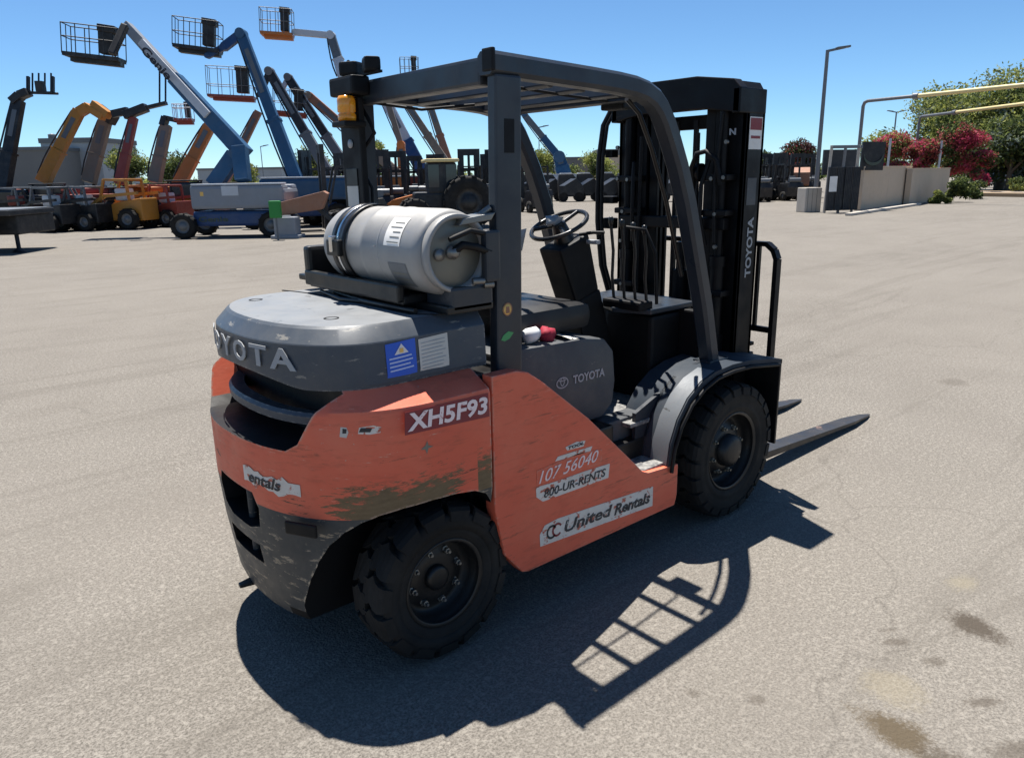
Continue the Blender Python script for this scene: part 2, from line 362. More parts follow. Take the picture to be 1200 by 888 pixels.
def text_geo(body, wd, ht, ext=.0015, bold=0.0, shear=0.0, spacing=1.0):
    cu = bpy.data.curves.new('t', 'FONT'); cu.body = body; cu.size = 1; cu.extrude = .001; cu.offset = bold; cu.shear = shear; cu.space_character = spacing; cu.resolution_u = 3
    o = bpy.data.objects.new('t', cu); C.objects.link(o); dg = bpy.context.evaluated_depsgraph_get(); dg.update()
    me = bpy.data.meshes.new_from_object(o.evaluated_get(dg)); bpy.data.objects.remove(o)
    vs = [p.co.copy() for p in me.vertices]; fs = [tuple(p.vertices) for p in me.polygons]
    x0 = min(p.x for p in vs); x1 = max(p.x for p in vs); y0 = min(p.y for p in vs); y1 = max(p.y for p in vs)
    out = [((p.x-x0)/(x1-x0)*wd, (p.y-y0)/(y1-y0)*ht, (1 if p.z > 0 else 0)*ext) for p in vs]
    bpy.data.meshes.remove(me); return out, fs
def text(name, body, wd, ht, f, mat, parent, **k):
    vs, fs = text_geo(body, wd, ht, **k); mb = MB(); mb.add([f(*p) for p in vs], fs); return mb.build(name, mat, parent)

# ------------------------------------------------------------ ground
g = MB(); gx = [-900, -300, -80, -20, -6, -3, 0, 3, 6, 20, 80, 300, 900]
g.add([(x, y, 0) for x in gx for y in gx], [(i*13+j, (i+1)*13+j, (i+1)*13+j+1, i*13+j+1) for i in range(12) for j in range(12)])
struct(g.build('ground', 'ground', fixn=False))

# ------------------------------------------------------------ the forklift
FK = thing('forklift', 'worn orange and grey forklift with silver gas tank on its back', 'forklift', (0, 0, 0))
X0, SA, SB, SN = -1.72, .49, .60, 2.3
def sst(v): v = max(0, min(1, v)); return v*v*(3-2*v)
def outline(ins, xf, nseg=40, yins=None):
    """rear outline of the counterweight, from right front round the back to left front; yins pulls in the sides only"""
    yi = ins if yins is None else yins; a, b_ = SA-ins, SB-ins; pts = [(xf, -b_), ((xf+X0)/2, -b_)]
    for i in range(2*nseg+1):
        t = math.pi*i/(2*nseg); c_ = abs(math.sin(t))**(2/SN); s_ = abs(math.cos(t))**(2/SN)*(1 if t < math.pi/2 else -1)
        pts.append((X0-a*c_, -b_*s_))
    pts += [((xf+X0)/2, b_), (xf, b_)]
    return [(x, y*(1-sst((x+2.07)/.36)*(yi-ins)/b_)) for x, y in pts]
def out_x(y, ins=0, yins=None):
    return X0-(SA-ins)*max(0, 1-(abs(y)/(SB-ins))**SN)**(1/SN)
def loft(levels, xf):
    mb = MB(); rings = []
    for z, i, yi in levels:
        o_ = outline(i, xf, yins=yi); rings.append([(x, y, z) for x, y in o_])
    k = len(rings[0]); vs = [p for r_ in rings for p in r_]
    fs = [(i*k+j, i*k+(j+1) % k, (i+1)*k+(j+1) % k, (i+1)*k+j) for i in range(len(rings)-1) for j in range(k)]
    fs += [tuple(range(k))[::-1], tuple(range((len(rings)-1)*k, len(rings)*k))]
    mb.add(vs, fs, 0, False); return mb
def boolean(o, cutters):
    for c_ in cutters:
        md = o.modifiers.new('b', 'BOOLEAN'); md.operation = 'DIFFERENCE'; md.solver = 'EXACT'; md.object = c_
    dg = bpy.context.evaluated_depsgraph_get(); dg.update(); me = bpy.data.meshes.new_from_object(o.evaluated_get(dg))
    o.modifiers.clear(); old = o.data; o.data = me; bpy.data.meshes.remove(old)
    for c_ in cutters: bpy.data.objects.remove(c_)
    return o
ARCH = [(-1.30, .10), (-1.385, .21), (-1.47, .31), (-1.512, .50), (-1.525, .545), (-1.55, .582), (-1.60, .607), (-1.68, .620), (-1.78, .626), (-1.88, .622), (-1.95, .610), (-2.00, .590), (-2.045, .555), (-2.08, .505), (-2.103, .44), (-2.118, .36), (-2.125, .27), (-2.13, .10)]
cw = loft([(.180, .050, .09), (.215, .038, .075), (.42, .012, .03), (.60, 0, 0), (.80, 0, 0), (.945, 0, 0), (.960, .003, .006), (1.016, .050, .108)], -1.522).build('counterweight', ['orange', 'black_plastic', 'dark_paint'], FK)
cuts = [MB().prism(ARCH, -.9, -.30).build('c', 'ink'), MB().prism(ARCH, .30, .9).build('c', 'ink'),
        MB().prism([(-.475, 1.06), (-.465, 1.02), (-.375, .850), (-.33, .822), (.33, .822), (.375, .850), (.465, 1.02), (.475, 1.06)], -2.6, -2.00, 'x').build('c', 'ink'),
        MB().prism([(-.17, .585), (-.155, .51), (-.08, .485), (.08, .485), (.155, .51), (.17, .585), (.14, .635), (-.14, .635)], -2.6, -2.06, 'x').build('c', 'ink'),
        MB().prism([(-.13, .355), (-.13, .43), (.13, .43), (.13, .355)], -2.6, -2.06, 'x').build('c', 'ink')]
boolean(cw, cuts)
for p in cw.data.polygons:  # cut-out faces set black: shade inside the openings put into the colour
    c_ = p.center; n_ = p.normal
    if .25 < c_.z < 1.03 and abs(c_.y) < .47 and (abs(n_.z) > .6 and abs(c_.y) < .42 or (n_.x < -.7 and c_.x > out_x(c_.y)+.10) or (n_.y*c_.y < -.02 and c_.z < .66)): p.material_index = 1; continue
    if -2.14 < c_.x < -1.53 and c_.z < .63 and (n_.z < -.3 or n_.x > .3): p.material_index = 1; continue
    if abs(c_.y) < .31 and abs(n_.y) > .9: p.material_index = 1; continue
    p.material_index = 2 if c_.z < .602 else 0
smooth(cw, 30)
# louvre inside the opening, tow pin
lv = MB(); ys = [i*.04-.44 for i in range(23)]
for i in range(22):
    y0, y1 = ys[i], ys[i+1]
    q = []
    for y in (y0, y1):
        xo = out_x(y, .075)
        q += [(xo+.010, y, .928), (xo, y, .916), (xo+.002, y, .890), (xo+.06, y, .878), (xo+.06, y, .922)]
    lv.add(q, [(0, 1, 6, 5), (1, 2, 7, 6), (2, 3, 8, 7), (3, 4, 9, 8), (4, 0, 5, 9)], 0, False)
lv.build('louvre', 'grey_paint', FK)
tp = MB(); tp.tube([(-2.155, .0, .64), (-2.155, .0, .34)], .016, 10)
tp.build('tow_pin', 'dark_paint', FK)
MB().prism([(-2.10, .07), (-2.205, .09), (-2.202, .115), (-2.10, .14)], .168, .182, 'z', .004).build('hitch_plate', 'black_paint', FK)
# grey upper casting
cap = loft([(1.036, .052, .102), (1.05, .050, .099), (1.158, .056, .106), (1.162, .058, .108), (1.203, .096, .142), (1.2110, .108, .152)], -1.455).build('counterweight_cap', ['grey_paint', 'sunlit_grey'], FK)
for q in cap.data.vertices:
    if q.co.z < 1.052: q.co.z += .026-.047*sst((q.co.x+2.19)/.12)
for p in cap.data.polygons: p.material_index = 1 if p.normal.z > .88 else 0  # up-facing faces get the copy with sunlight painted in
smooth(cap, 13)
sm_ = MB()
seam = [(-1.745, .495), (-1.72, .40), (-1.695, .25), (-1.682, .0), (-1.69, -.25), (-1.69, -.38), (-1.63, -.46), (-1.56, -.49), (-1.47, -.49)]
for (xa, ya), (xb, yb) in zip(seam, seam[1:]): sm_.beam((xa, ya, 1.2115), (xb, yb, 1.2115), .007, .004)
sm_.build('seam', 'black_plastic', FK)
for x, y in ((-1.915, -.255), (-1.93, .33)):
    MB().lathe([(0, 1.206), (.020, 1.206), (.020, 1.2125), (.026, 1.2125), (.026, 1.2105)], (x, y, 0), 'z', 18).build('lifting_hole', 'black_plastic', FK)
# rear brand letters wrapped round the casting
def wrapcap(u, v_, d):
    y = .385-u; x = out_x(y, .033, .060); return (x-.0015-d, y, 1.075+v_*1.0)
def arc_map(total, zc, ht, ins, yins, y0):
    """u measured along the outline starting at y0 going to negative y"""
    tab = []; s_ = 0; y = y0; px = out_x(y, ins, yins); tab.append((0, y))
    while s_ < total+.1 and y > -(SB-yins)+.004:
        y2 = y-.004; x2 = out_x(y2, ins, yins); s_ += math.hypot(x2-px, .004); px = x2; y = y2; tab.append((s_, y))
    S = [a for a, _ in tab]; Y = [b_ for _, b_ in tab]
    def f(u, v_, d):
        y = float(np.interp(u, S, Y)); x = out_x(y, ins, yins); e = .003
        nx, ny = -1.0, 0.0
        x2 = out_x(y-e, ins, yins); tx, ty = x2-x, -e; L = math.hypot(tx, ty); nx, ny = ty/L, -tx/L
        return (x+nx*(d+.0015), y+ny*(d+.0015), zc+v_)
    return f
for i, (ch, u0) in enumerate(zip('TOYOTA', (0, .125, .262, .392, .528, .648))):
    fm = arc_map(1.0, 0, 0, .0495, .100, .392)
    u0 = .085+.875*u0; vs, fs = text_geo(ch, .092 if ch != 'A' else .110, .070, .003, .024)
    mb = MB(); mb.add([fm(u0+p[0], 1.076+p[1], p[2]) for p in vs], fs); mb.build('letter', 'letter_grey', FK)
# dark lower pocket lamp recess at the right
MB().box(-.06, .06, -.006, .006, -.022, .022, .008, mat=Matrix.Translation((-2.155, -.40, .575)) @ Matrix.Rotation(R(-62), 4, 'Z')).build('reflector', 'black_plastic', FK)
# rental sticker across the rear, letters partly torn off
fr = arc_map(1.0, 0, 0, -.0005, -.0005, -.10)
def patch(f, u0, u1, v0, v1, mat, name, parent=FK, nu=10, wob=0):
    mb = MB(); vs = []; r_ = random.Random(hash(name) % 97 if wob else 1)
    for i in range(nu+1):
        u = u0+(u1-u0)*i/nu; vs += [f(u, v0+(r_.uniform(-wob, wob)), 0), f(u, v1+(r_.uniform(-wob, wob)), 0)]
    mb.add(vs, [(2*i, 2*i+2, 2*i+3, 2*i+1) for i in range(nu)]); return mb.build(name, mat, parent, fixn=False)
r5 = random.Random(5)
vs = []; mb = MB()
for i in range(13):
    u = .0+.285*i/12; vs += [fr(u, .668+r5.uniform(-.012, .012), 0), fr(u, .722+r5.uniform(-.012, .010), 0)]
mb.add(vs, [(2*i, 2*i+2, 2*i+3, 2*i+1) for i in range(12)]); mb.build('rental_sticker', 'sticker', FK, fixn=False)
vs, fs = text_geo('entals', .17, .040, .001, .02, .25); mb = MB(); mb.add([fr(.035+p[0], .676+p[1], .001+p[2]) for p in vs], fs); mb.build('lettering', 'ink', FK)

def side(y0, s=-1):
    def f(u, v_, d): return (u, y0+s*d, v_)
    return f
YS = -.6
CAPL = [(1.036, .052, .102), (1.05, .050, .099), (1.158, .056, .106), (1.162, .058, .108), (1.203, .096, .142)]
def cap_y(x, z):
    zz = [q[0] for q in CAPL]; i_ = float(np.interp(z, zz, [q[1] for q in CAPL])); yi = float(np.interp(z, zz, [q[2] for q in CAPL])); a, b_ = SA-i_, SB-i_
    y = b_*max(0, 1-(max(0, X0-x)/a)**SN)**(1/SN); return -y*(1-sst((x+2.07)/.36)*(yi-i_)/b_)
def capquad(name, x0, x1, z0, z1, mat, off=.0015, zs=0, mb=None, tri=False):
    own = mb is None; mb = mb or MB(); vs = []; nx, nz = 6, 6
    for i in range(nx+1):
        x = x0+(x1-x0)*i/nx
        for j in range(nz+1):
            z = z0+(z1-z0)*j/nz+zs*(x-x0)
            xx = x if not tri else (x0+x1)/2+(x-(x0+x1)/2)*(1-j/nz*.98)
            vs.append((xx, cap_y(xx, z)-off, z))
    mb.add(vs, [(i*(nz+1)+j, (i+1)*(nz+1)+j, (i+1)*(nz+1)+j+1, i*(nz+1)+j+1) for i in range(nx) for j in range(nz)])
    return mb.build(name, mat, FK, fixn=False) if own else mb
def quad(name, pts, mat, parent=FK, th=.001, s=-1):
    """thin sheet on a side face: pts = (x, z), y given"""
    mb = MB(); y0 = pts[0]; poly = pts[1]; mb.prism(poly, y0, y0+s*th); return mb.build(name, mat, parent)
# number tag
quad('number_tag', (-.6008, [(-1.872, .876), (-1.528, .862), (-1.532, .946), (-1.868, .950)]), 'maroon')
vs, fs = text_geo('XH5F93', .325, .066, .001, .030, .12, 1.02); mb = MB(); mb.add([(-1.862+p[0], -.6018-.0012-p[2], .884+p[1]*.92-.025*p[0]) for p in vs], fs); mb.build('lettering', 'worn_tag', FK)
# warning labels on the grey casting
yl = -.5025
def captab(u, v_, d):                                         # (x, z) on the cap side, leaning with it
    return (u, yl-d, v_)
capquad('warning_label', -1.862, -1.748, 1.036, 1.150, 'blue_print', zs=.05)
capquad('warning_triangle', -1.832, -1.778, 1.112, 1.144, 'white_print', .0030, .05, tri=True)
capquad('warning_mark', -1.812, -1.798, 1.117, 1.131, 'yellow_print', .0045, .05)
mb = MB()
for z0 in (1.098, 1.085, 1.072, 1.059): capquad('', -1.852, -1.760-rnd.uniform(0, .02), z0, z0+.005, '', .003, .05, mb)
mb.build('print_lines', 'pale_print', FK, fixn=False)
capquad('notice_label', -1.735, -1.617, 1.036, 1.148, 'label_paper', zs=.05)
mb = MB()
for i in range(8): capquad('', -1.727, -1.627-rnd.uniform(0, .03), 1.047+i*.0122, 1.0494+i*.0122, '', .003, .05, mb)
mb.build('print_lines', 'letter_grey', FK, fixn=False)
# scars on the counterweight
def bodyquad(name, x, z, poly, mat, off=.0012):
    sl = lambda xx: -SB*max(0, 1-(max(0, X0-xx)/SA)**SN)**(1/SN)
    vs = [(x+px, sl(x+px)-off, z+pz) for px, pz in poly]; o = MB().add(vs, [tuple(range(len(vs)))]).build(name, mat, FK, fixn=False); return o
bodyquad('sticker_scrap', -2.03, .900, [(-.010, -.016), (.006, -.020), (.012, -.002), (.008, .014), (-.006, .016)], 'label_paper'); bodyquad('sticker_scrap', -2.028, .903, [(-.005, -.008), (.004, -.008), (.006, .006), (-.004, .008)], 'ink', .002)
bodyquad('sticker_scrap', -1.965, .902, [(-.030, -.010), (.0, -.015), (.030, -.012), (.034, .006), (.012, .014), (-.026, .010)], 'sticker'); bodyquad('sticker_scrap', -1.975, .903, [(-.018, -.006), (.012, -.008), (.018, .004), (-.012, .008)], 'ink', .002)
bodyquad('paint_chip', -1.79, .815, [(-.022, -.004), (-.006, -.006), (.0, -.024), (.006, -.005), (.026, -.002), (.007, .005), (.003, .022), (-.005, .006)], 'tank_face')
# side frames
SIDE = [(-1.512, 1.0), (-1.40, 1.0), (-1.345, .985), (-1.26, .925), (-1.03, .742), (-.745, .478), (-.69, .425), (-.65, .408), (-.44, .392), (-.44, .24), (-.455, .195), (-1.355, .202), (-1.385, .21), (-1.47, .31), (-1.512, .50)]
for s in (-1, 1):
    o = MB().prism(SIDE, s*.60, s*.545, bev=.006).build('side_frame', 'orange_side', FK)
    MB().box(-.70, -.445, s*.575, s*.40, .398, .412, .003).build('step', 'tread_plate', FK)
    MB().prism([(-1.50, .96), (-1.35, .955), (-1.30, .90), (-1.02, .68), (-.72, .39), (-.46, .36), (-.46, .22), (-1.30, .22), (-1.45, .4), (-1.50, .55)], s*.54, s*.46).build('inner_frame', 'black_paint', FK)
ch = MB(); ch.box(-1.36, -.05, -.45, .45, .22, .50, .01).box(-2.0, -1.3, -.27, .27, .30, .72, .01).box(-1.5, -.7, -.44, .44, .45, .60, .01).box(-1.80, -1.64, -.42, .42, .235, .335, .01)
ch.box(-.12, .12, -.40, .40, .25, .43, .02); ch.box(-1.5, -1.28, -.46, .46, .58, .97, .01)
ch.build('chassis', 'black_paint', FK)
# stickers on the side
quad('rental_sticker', (-.6008, [(-1.295, .285), (-.618, .243), (-.618, .335), (-.885, .352), (-1.20, .372), (-1.27, .366), (-1.297, .335)]), 'sticker')
def st(u0, v0, slope=0, d0=.0022):
    return lambda u, v_, d: (u0+u, -.6-d0-d, v0+v_+slope*u)
text('lettering', 'United', .28, .050, st(-1.165, .300, -.055), 'worn_ink', FK, bold=.02, shear=.25)
text('lettering', 'Rentals', .235, .050, st(-.872, .278, -.055), 'worn_ink', FK, bold=.03, shear=.25)
mb = MB()
for k, cx in enumerate((-1.235, -1.205)):
    vs = []; fs = []
    for j in range(17):
        a = 2*math.pi*j/16*(.8)+.5; 
        for rr in (.028, .019): vs.append((cx+rr*math.cos(a), -.6026, .327+rr*1.05*math.sin(a)))
    fs = [(2*i, 2*i+1, 2*i+3, 2*i+2) for i in range(16)]; mb.add(vs, fs, k)
mb.build('emblem', ['ink', 'maroon'], FK)
quad('phone_sticker', (-.6008, [(-1.312, .495), (-1.28, .468), (-.912, .460), (-.905, .520), (-1.05, .527), (-1.19, .529), (-1.315, .535)]), 'sticker')
text('lettering', '800-UR-RENTS', .345, .034, st(-1.275, .480, -.02), 'worn_ink', FK, bold=.012, shear=.2)
quad('number_tag', (-.6006, [(-1.31, .545), (-.955, .535), (-.953, .595), (-1.09, .612), (-1.31, .60)]), 'orange_side')
text('lettering', '107 56040', .325, .048, st(-1.30, .545, .02, .0020), 'worn_pink', FK, bold=0, shear=.35)
mb = MB(); mb.prism([(-1.215, .612), (-1.02, .604), (-1.01, .622), (-1.20, .628)], -.6008, -.6016); mb.prism([(-1.15, .640), (-1.06, .634), (-1.05, .655), (-1.10, .662), (-1.16, .655)], -.6008, -.6016)
mb.build('sticker_scrap', 'sticker', FK)
text('lettering', 'TOOL', .085, .012, st(-1.145, .642), 'ink', FK, bold=.02, shear=.2)

# engine hood, seat
hd = MB().prism([(-1.30, .60), (-.665, .605), (-.600, .66), (-.585, .76), (-.60, .90), (-.66, .965), (-.78, .985), (-1.30, 1.0)], -.345, .345, bev=.018).build('engine_hood', 'hood_plastic', FK); smooth(hd, 40)
MB().box(-.78, -.44, -.40, -.30, .42, .595, .012).build('battery_cover', 'hood_plastic', FK)
text('lettering', 'TOYOTA', .20, .038, lambda u, v_, d: (-.862+u, -.3465-d, .797+v_), 'letter_grey', FK, bold=.03)
mb = MB()
def ellipse_ring(mb, cx, cz, rx, rz_, t, y):
    vs = []
    for j in range(25):
        a = 2*math.pi*j/24; vs += [(cx+rx*math.cos(a), y, cz+rz_*math.sin(a)), (cx+(rx-t)*math.cos(a), y, cz+(rz_-t)*math.sin(a))]
    mb.add(vs, [(2*i, 2*i+1, 2*i+3, 2*i+2) for i in range(24)])
ellipse_ring(mb, -.925, .815, .036, .025, .006, -.3475); ellipse_ring(mb, -.925, .820, .013, .020, .005, -.3478); ellipse_ring(mb, -.925, .830, .026, .009, .005, -.3481)
mb.build('emblem', 'letter_grey', FK)
se_ = MB().box(-1.08, -.62, -.235, .235, .99, 1.115, .05).build('seat', 'seat_vinyl', FK); smooth(se_, 50)
sb_ = MB().box(-1.17, -1.04, -.22, .22, 1.09, 1.42, .05).build('seat_backrest', 'seat_vinyl', FK); smooth(sb_, 50)
mb = MB(); mb.beam((-.72, .27, 1.14), (-.63, .27, 1.22), .03, .02); mb.beam((-.66, .33, 1.10), (-.70, .33, 1.30), .025, .02); mb.build('seat_lever', 'black_plastic', FK)

# floor, cowl, dash, steering
MB().box(-.60, -.03, -.45, .45, .560, .580, .004).build('floor_plate', 'tread_plate', FK)
cow = MB(); cow.box(-.035, .02, -.42, .46, .42, 1.01, .01).box(-.30, .0, -.42, -.40, .42, .62).box(-.40, .0, .43, .455, .42, .90).box(-.26, -.03, -.28, .02, .58, 1.0, .02)
cow.build('cowl', 'black_plastic', FK)
MB().prism([(-.35, -.11), (-.28, -.29), (.07, -.29), (.11, .0), (.07, .28), (-.18, .26), (-.25, .08)], 1.012, 1.038, 'z', .006).build('dash_top', 'frame_paint', FK)
mb = MB(); mb.beam((-.30, .03, .58), (-.455, .03, 1.10), .19, .16, (0, 1, 0), .17, bev=.012); mb.beam((-.45, .03, 1.09), (-.545, .03, 1.36), .16, .15, (0, 1, 0), .20, bev=.015)
mb.build('steering_column', 'black_plastic', FK)
swc = V((-.575, .03, 1.435)); swn = V((-.42, -.0, .9)).normalized(); e1 = V((0, 1, 0)); e2 = swn.cross(e1)
mb = MB(); ring = [swc+e1*.136*math.cos(a)+e2*.136*math.sin(a) for a in [2*math.pi*i/32 for i in range(33)]]
mb.tube(ring, .0105, 8, cap=False)
for a in (.4, 2.5, 4.7): mb.tube([swc, swc+e1*.13*math.cos(a)+e2*.13*math.sin(a)], .010)
mb.tube([swc-swn*.08, swc+swn*.012], [.05, .032], 14)
mb.build('steering_wheel', 'lever_knob', FK)
for k, y in enumerate((-.06, -.12, -.18, -.24)):
    mb = MB(); zt = 1.43-.012*k; xb_ = -.28+.01*k
    mb.tube([(xb_, y, 1.03), (xb_-.02, y, 1.18), (xb_-.015, y, 1.30), (xb_-.035, y, zt)], .0075, 8)
    mb.build('control_lever', 'black_paint', FK)
    o = MB().lathe([(0, .036), (.008, .034), (.012, .026), (.012, .010), (.007, -.01), (0, -.012)], (xb_-.035, y, zt), 'z', 14).build('lever_knob', 'lever_knob', FK)
mb = MB(); mb.box(-.34, -.24, -.27, -.03, 1.030, 1.075, .012).tube([(-.50, -.03, 1.39), (-.47, -.09, 1.40), (-.45, -.14, 1.40)], .008).tube([(-.33, -.17, 1.42), (-.30, -.26, 1.41), (-.26, -.29, 1.30), (-.24, -.29, 1.06)], .008)
mb.build('lever_console', 'black_plastic', FK)
mb = MB(); mb.box(-.47, -.44, -.11, -.03, 1.345, 1.365, .006); mb.build('column_switch', 'letter_grey', FK)

# front fenders
ARC = [(-.515, .40), (-.50, .50), (-.455, .60), (-.385, .685), (-.29, .745), (-.18, .775), (-.05, .785), (.10, .780), (.36, .745), (.40, .735)]
def fender(s):
    mb = MB(); vs = []; n_ = len(ARC)
    ws = (.60, .30) if s < 0 else (.60, .30)
    for x, z in ARC: vs += [(x, s*ws[0], z), (x, s*ws[1], z)]
    for x, z in ARC:
        k = .022; vs += [(x+(k if x < -.2 else 0), s*ws[0], z-(k if x > -.4 else .005)), (x+(k if x < -.2 else 0), s*ws[1], z-(k if x > -.4 else .005))]
    fs = []
    for i in range(n_-1):
        a, b_ = 2*i, 2*i+2; c_, d = 2*n_+2*i, 2*n_+2*i+2
        fs += [(a, b_, b_+1, a+1), (c_, c_+1, d+1, d), (a, c_, d, b_), (a+1, b_+1, d+1, c_+1)]
    e = 2*(n_-1); fs += [(0, 1, 2*n_+1, 2*n_), (e, 2*n_+e, 2*n_+e+1, e+1)]
    mb.add(vs, fs, 0, False)
    o = mb.build('front_fender', 'fender_paint', FK); smooth(o, 40)
    mb = MB(); mb.box(.385, .40, s*.30, s*.60, .28, .735, .004); mb.build('mud_plate', 'black_paint', FK)
    fl = [(x-.003, z+.003) for x, z in ARC[:6]]; mb = MB()  # added sheet over the fender, its pale colour stands for sunlight there
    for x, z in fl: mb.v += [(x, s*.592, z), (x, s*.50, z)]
    mb.f = [(2*i, 2*i+2, 2*i+3, 2*i+1) for i in range(len(fl)-1)]; mb.mi = [0]*len(mb.f); mb.sm = [True]*len(mb.f); mb.build('fender_lit_strip', 'lit_strip_grey', FK)
    lip = [(x+.012 if x < -.2 else x, z-.03) for x, z in ARC]
    mb = MB(); mb.tube([(x, s*.612, z) for x, z in lip[:-1]], .009, 8); mb.build('fender_lip', 'black_plastic', FK)
    # pillar foot and inner fender wall
    mb = MB(); mb.prism([(-.52, .40), (-.50, .50), (-.455, .60), (-.385, .685), (-.29, .745), (-.18, .772), (-.02, .80), (-.02, .42)], s*.44, s*.46); mb.build('fender_wall', 'frame_paint', FK)
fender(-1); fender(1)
mb = MB()
mb.tube([(-.46, -.592, .47), (-.41, -.592, .60)], .005); mb.build('fender_seam', 'black_plastic', FK)
# tapering toe board between step and cowl (dark blue panel seen over the step)
for s in (-1, 1):
    MB().prism([(-.56, .415), (-.30, .415), (-.05, .62), (-.05, .80), (-.30, .715), (-.56, .62)], s*.445, s*.425).build('toe_board', 'frame_paint', FK)

# overhead guard
GY = .46; GP = [(-1.395, 2.020), (-.90, 2.003), (-.76, 1.997), (-.66, 1.989), (-.59, 1.976), (-.53, 1.952), (-.485, 1.915), (-.445, 1.865), (-.40, 1.79), (-.345, 1.69), (-.275, 1.53), (-.185, 1.27), (-.11, 1.05), (-.035, .77)]
for s in (-1, 1):
    o = MB().sweep(GP, .08, .075, s*GY, .014).build('roof_beam', 'frame_paint', FK); smooth(o, 30)
    o = MB().prism([(-1.405, .93), (-1.285, .93), (-1.270, 1.984), (-1.385, 1.984)], s*.456, s*.50, bev=.008).build('rear_pillar', 'frame_paint', FK)
    MB().box(-1.402, -1.385, s*.450, s*.505, 1.992, 2.064, .006).build('beam_cap', 'black_plastic', FK)
    MB().box(-.10, .05, s*.41, s*.51, .775, .79, .004).build('pillar_foot', 'frame_paint', FK)
MB().box(-1.385, -1.312, -.42, .42, 1.955, 2.045, .012).build('roof_beam', 'frame_paint', FK)
MB().box(-.560, -.505, -.42, .42, 1.965, 2.005, .01).build('roof_beam', 'frame_paint', FK)
for x in (-1.225, -1.055, -.885, -.68, -.53):
    zr = 2.017-(x+1.395)*.04
    MB().beam((x, -.42, zr-.012), (x, .42, zr-.012), .032, .045, (.25, 0, 1), bev=.006).build('roof_bar', 'frame_paint', FK)
MB().tube([(-1.30, -.30, 1.985), (-.9, -.285, 1.965), (-.58, -.26, 1.955), (-.53, -.20, 1.96)], .006).build('roof_cable', 'black_plastic', FK)
MB().box(-.52, -.45, -.30, -.17, 1.925, 1.962, .008).build('roof_switch_box', 'black_plastic', FK)
mb = MB(); mb.tube([(-.62, -.405, 1.95), (-.53, -.395, 1.90), (-.44, -.395, 1.76), (-.34, -.40, 1.55), (-.21, -.405, 1.20)], .010); mb.build('grab_handle', 'black_paint', FK)
# pillar trimmings
quad('pillar_slot', (-.5002, [(-1.352, 1.735), (-1.308, 1.735), (-1.306, 1.845), (-1.350, 1.845)]), 'mast_black')
mb = MB(); mb.lathe([(0, -.5018), (.022, -.5018), (.022, -.500)], (-1.352, 0, 1.200), 'y', 18); mb.build('round_sticker', 'yellow_print', FK)
ellip = MB(); ellipse_ring(ellip, -1.352, 1.200, .022, .024, .004, -.5022); ellip.prism([(-1.362, 1.186), (-1.342, 1.186), (-1.345, 1.21), (-1.359, 1.21)], -.5018, -.5026); ellip.build('sticker_print', 'crate_brown', FK)
quad('leaf_sticker', (-.5005, [(-1.385, 1.092), (-1.368, 1.086), (-1.345, 1.092), (-1.325, 1.112), (-1.350, 1.120), (-1.375, 1.108)]), 'green_print')
# beacon, lamps and boxes on the left rear pillar
mb = MB(); mb.box(-1.43, -1.402, .315, .475, 1.50, 1.98, .008); mb.build('pillar_box', 'black_plastic', FK)
MB().box(-1.434, -1.431, .355, .445, 1.545, 1.63, .001).build('pillar_label', 'label_paper', FK)
MB().box(-1.434, -1.431, .355, .445, 1.632, 1.70, .001).build('pillar_label', 'rim_dark', FK)
MB().lathe([(0, 0), (.018, 0), (.016, .012), (0, .014)], (-1.435, .395, 1.80), 'x', 12).build('key_switch', 'letter_grey', FK)
mb = MB(); mb.lathe([(0, .0), (.036, .0), (.037, .025), (.031, .030), (.037, .036), (.037, .082), (.030, .096), (.0, .100)], (-1.468, .342, 1.885), 'z', 24); mb.build('beacon', 'amber', FK)
MB().box(-1.51, -1.41, .29, .40, 1.862, 1.884, .006).build('beacon_bracket', 'black_plastic', FK)
MB().box(-1.47, -1.385, .285, .475, 1.985, 2.058, .012).build('lamp_mount', 'black_plastic', FK)
MB().tube([(-1.41, .44, 2.05), (-1.41, .44, 2.10), (-1.41, .40, 2.12)], .009).build('lamp_stem', 'black_plastic', FK)
MB().box(-1.41, -1.39, .18, .46, 2.058, 2.068).build('lamp_bar', 'black_plastic', FK)
for y, a_ in ((.40, .5), (.24, -.4)):
    mb = MB(); mb.box(-.035, .03, -.042, .042, -.028, .028, .012, mat=Matrix.Translation((-1.40, y, 2.092)) @ Matrix.Rotation(a_, 4, 'Z')); mb.build('work_lamp', 'black_plastic', FK)
mb = MB(); mb.tube([(-1.38, .38, 1.95), (-1.38, .33, 1.90), (-1.37, .30, 1.84), (-1.39, .36, 1.78), (-1.40, .38, 1.74)], .008)
mb.tube([(-1.40, .37, 1.70), (-1.38, .33, 1.62), (-1.38, .335, 1.50), (-1.40, .36, 1.40)], .007); mb.tube([(-1.36, .33, 1.96), (-1.2, .2, 1.93), (-1.0, .1, 1.95)], .006); mb.build('wiring', 'black_plastic', FK)

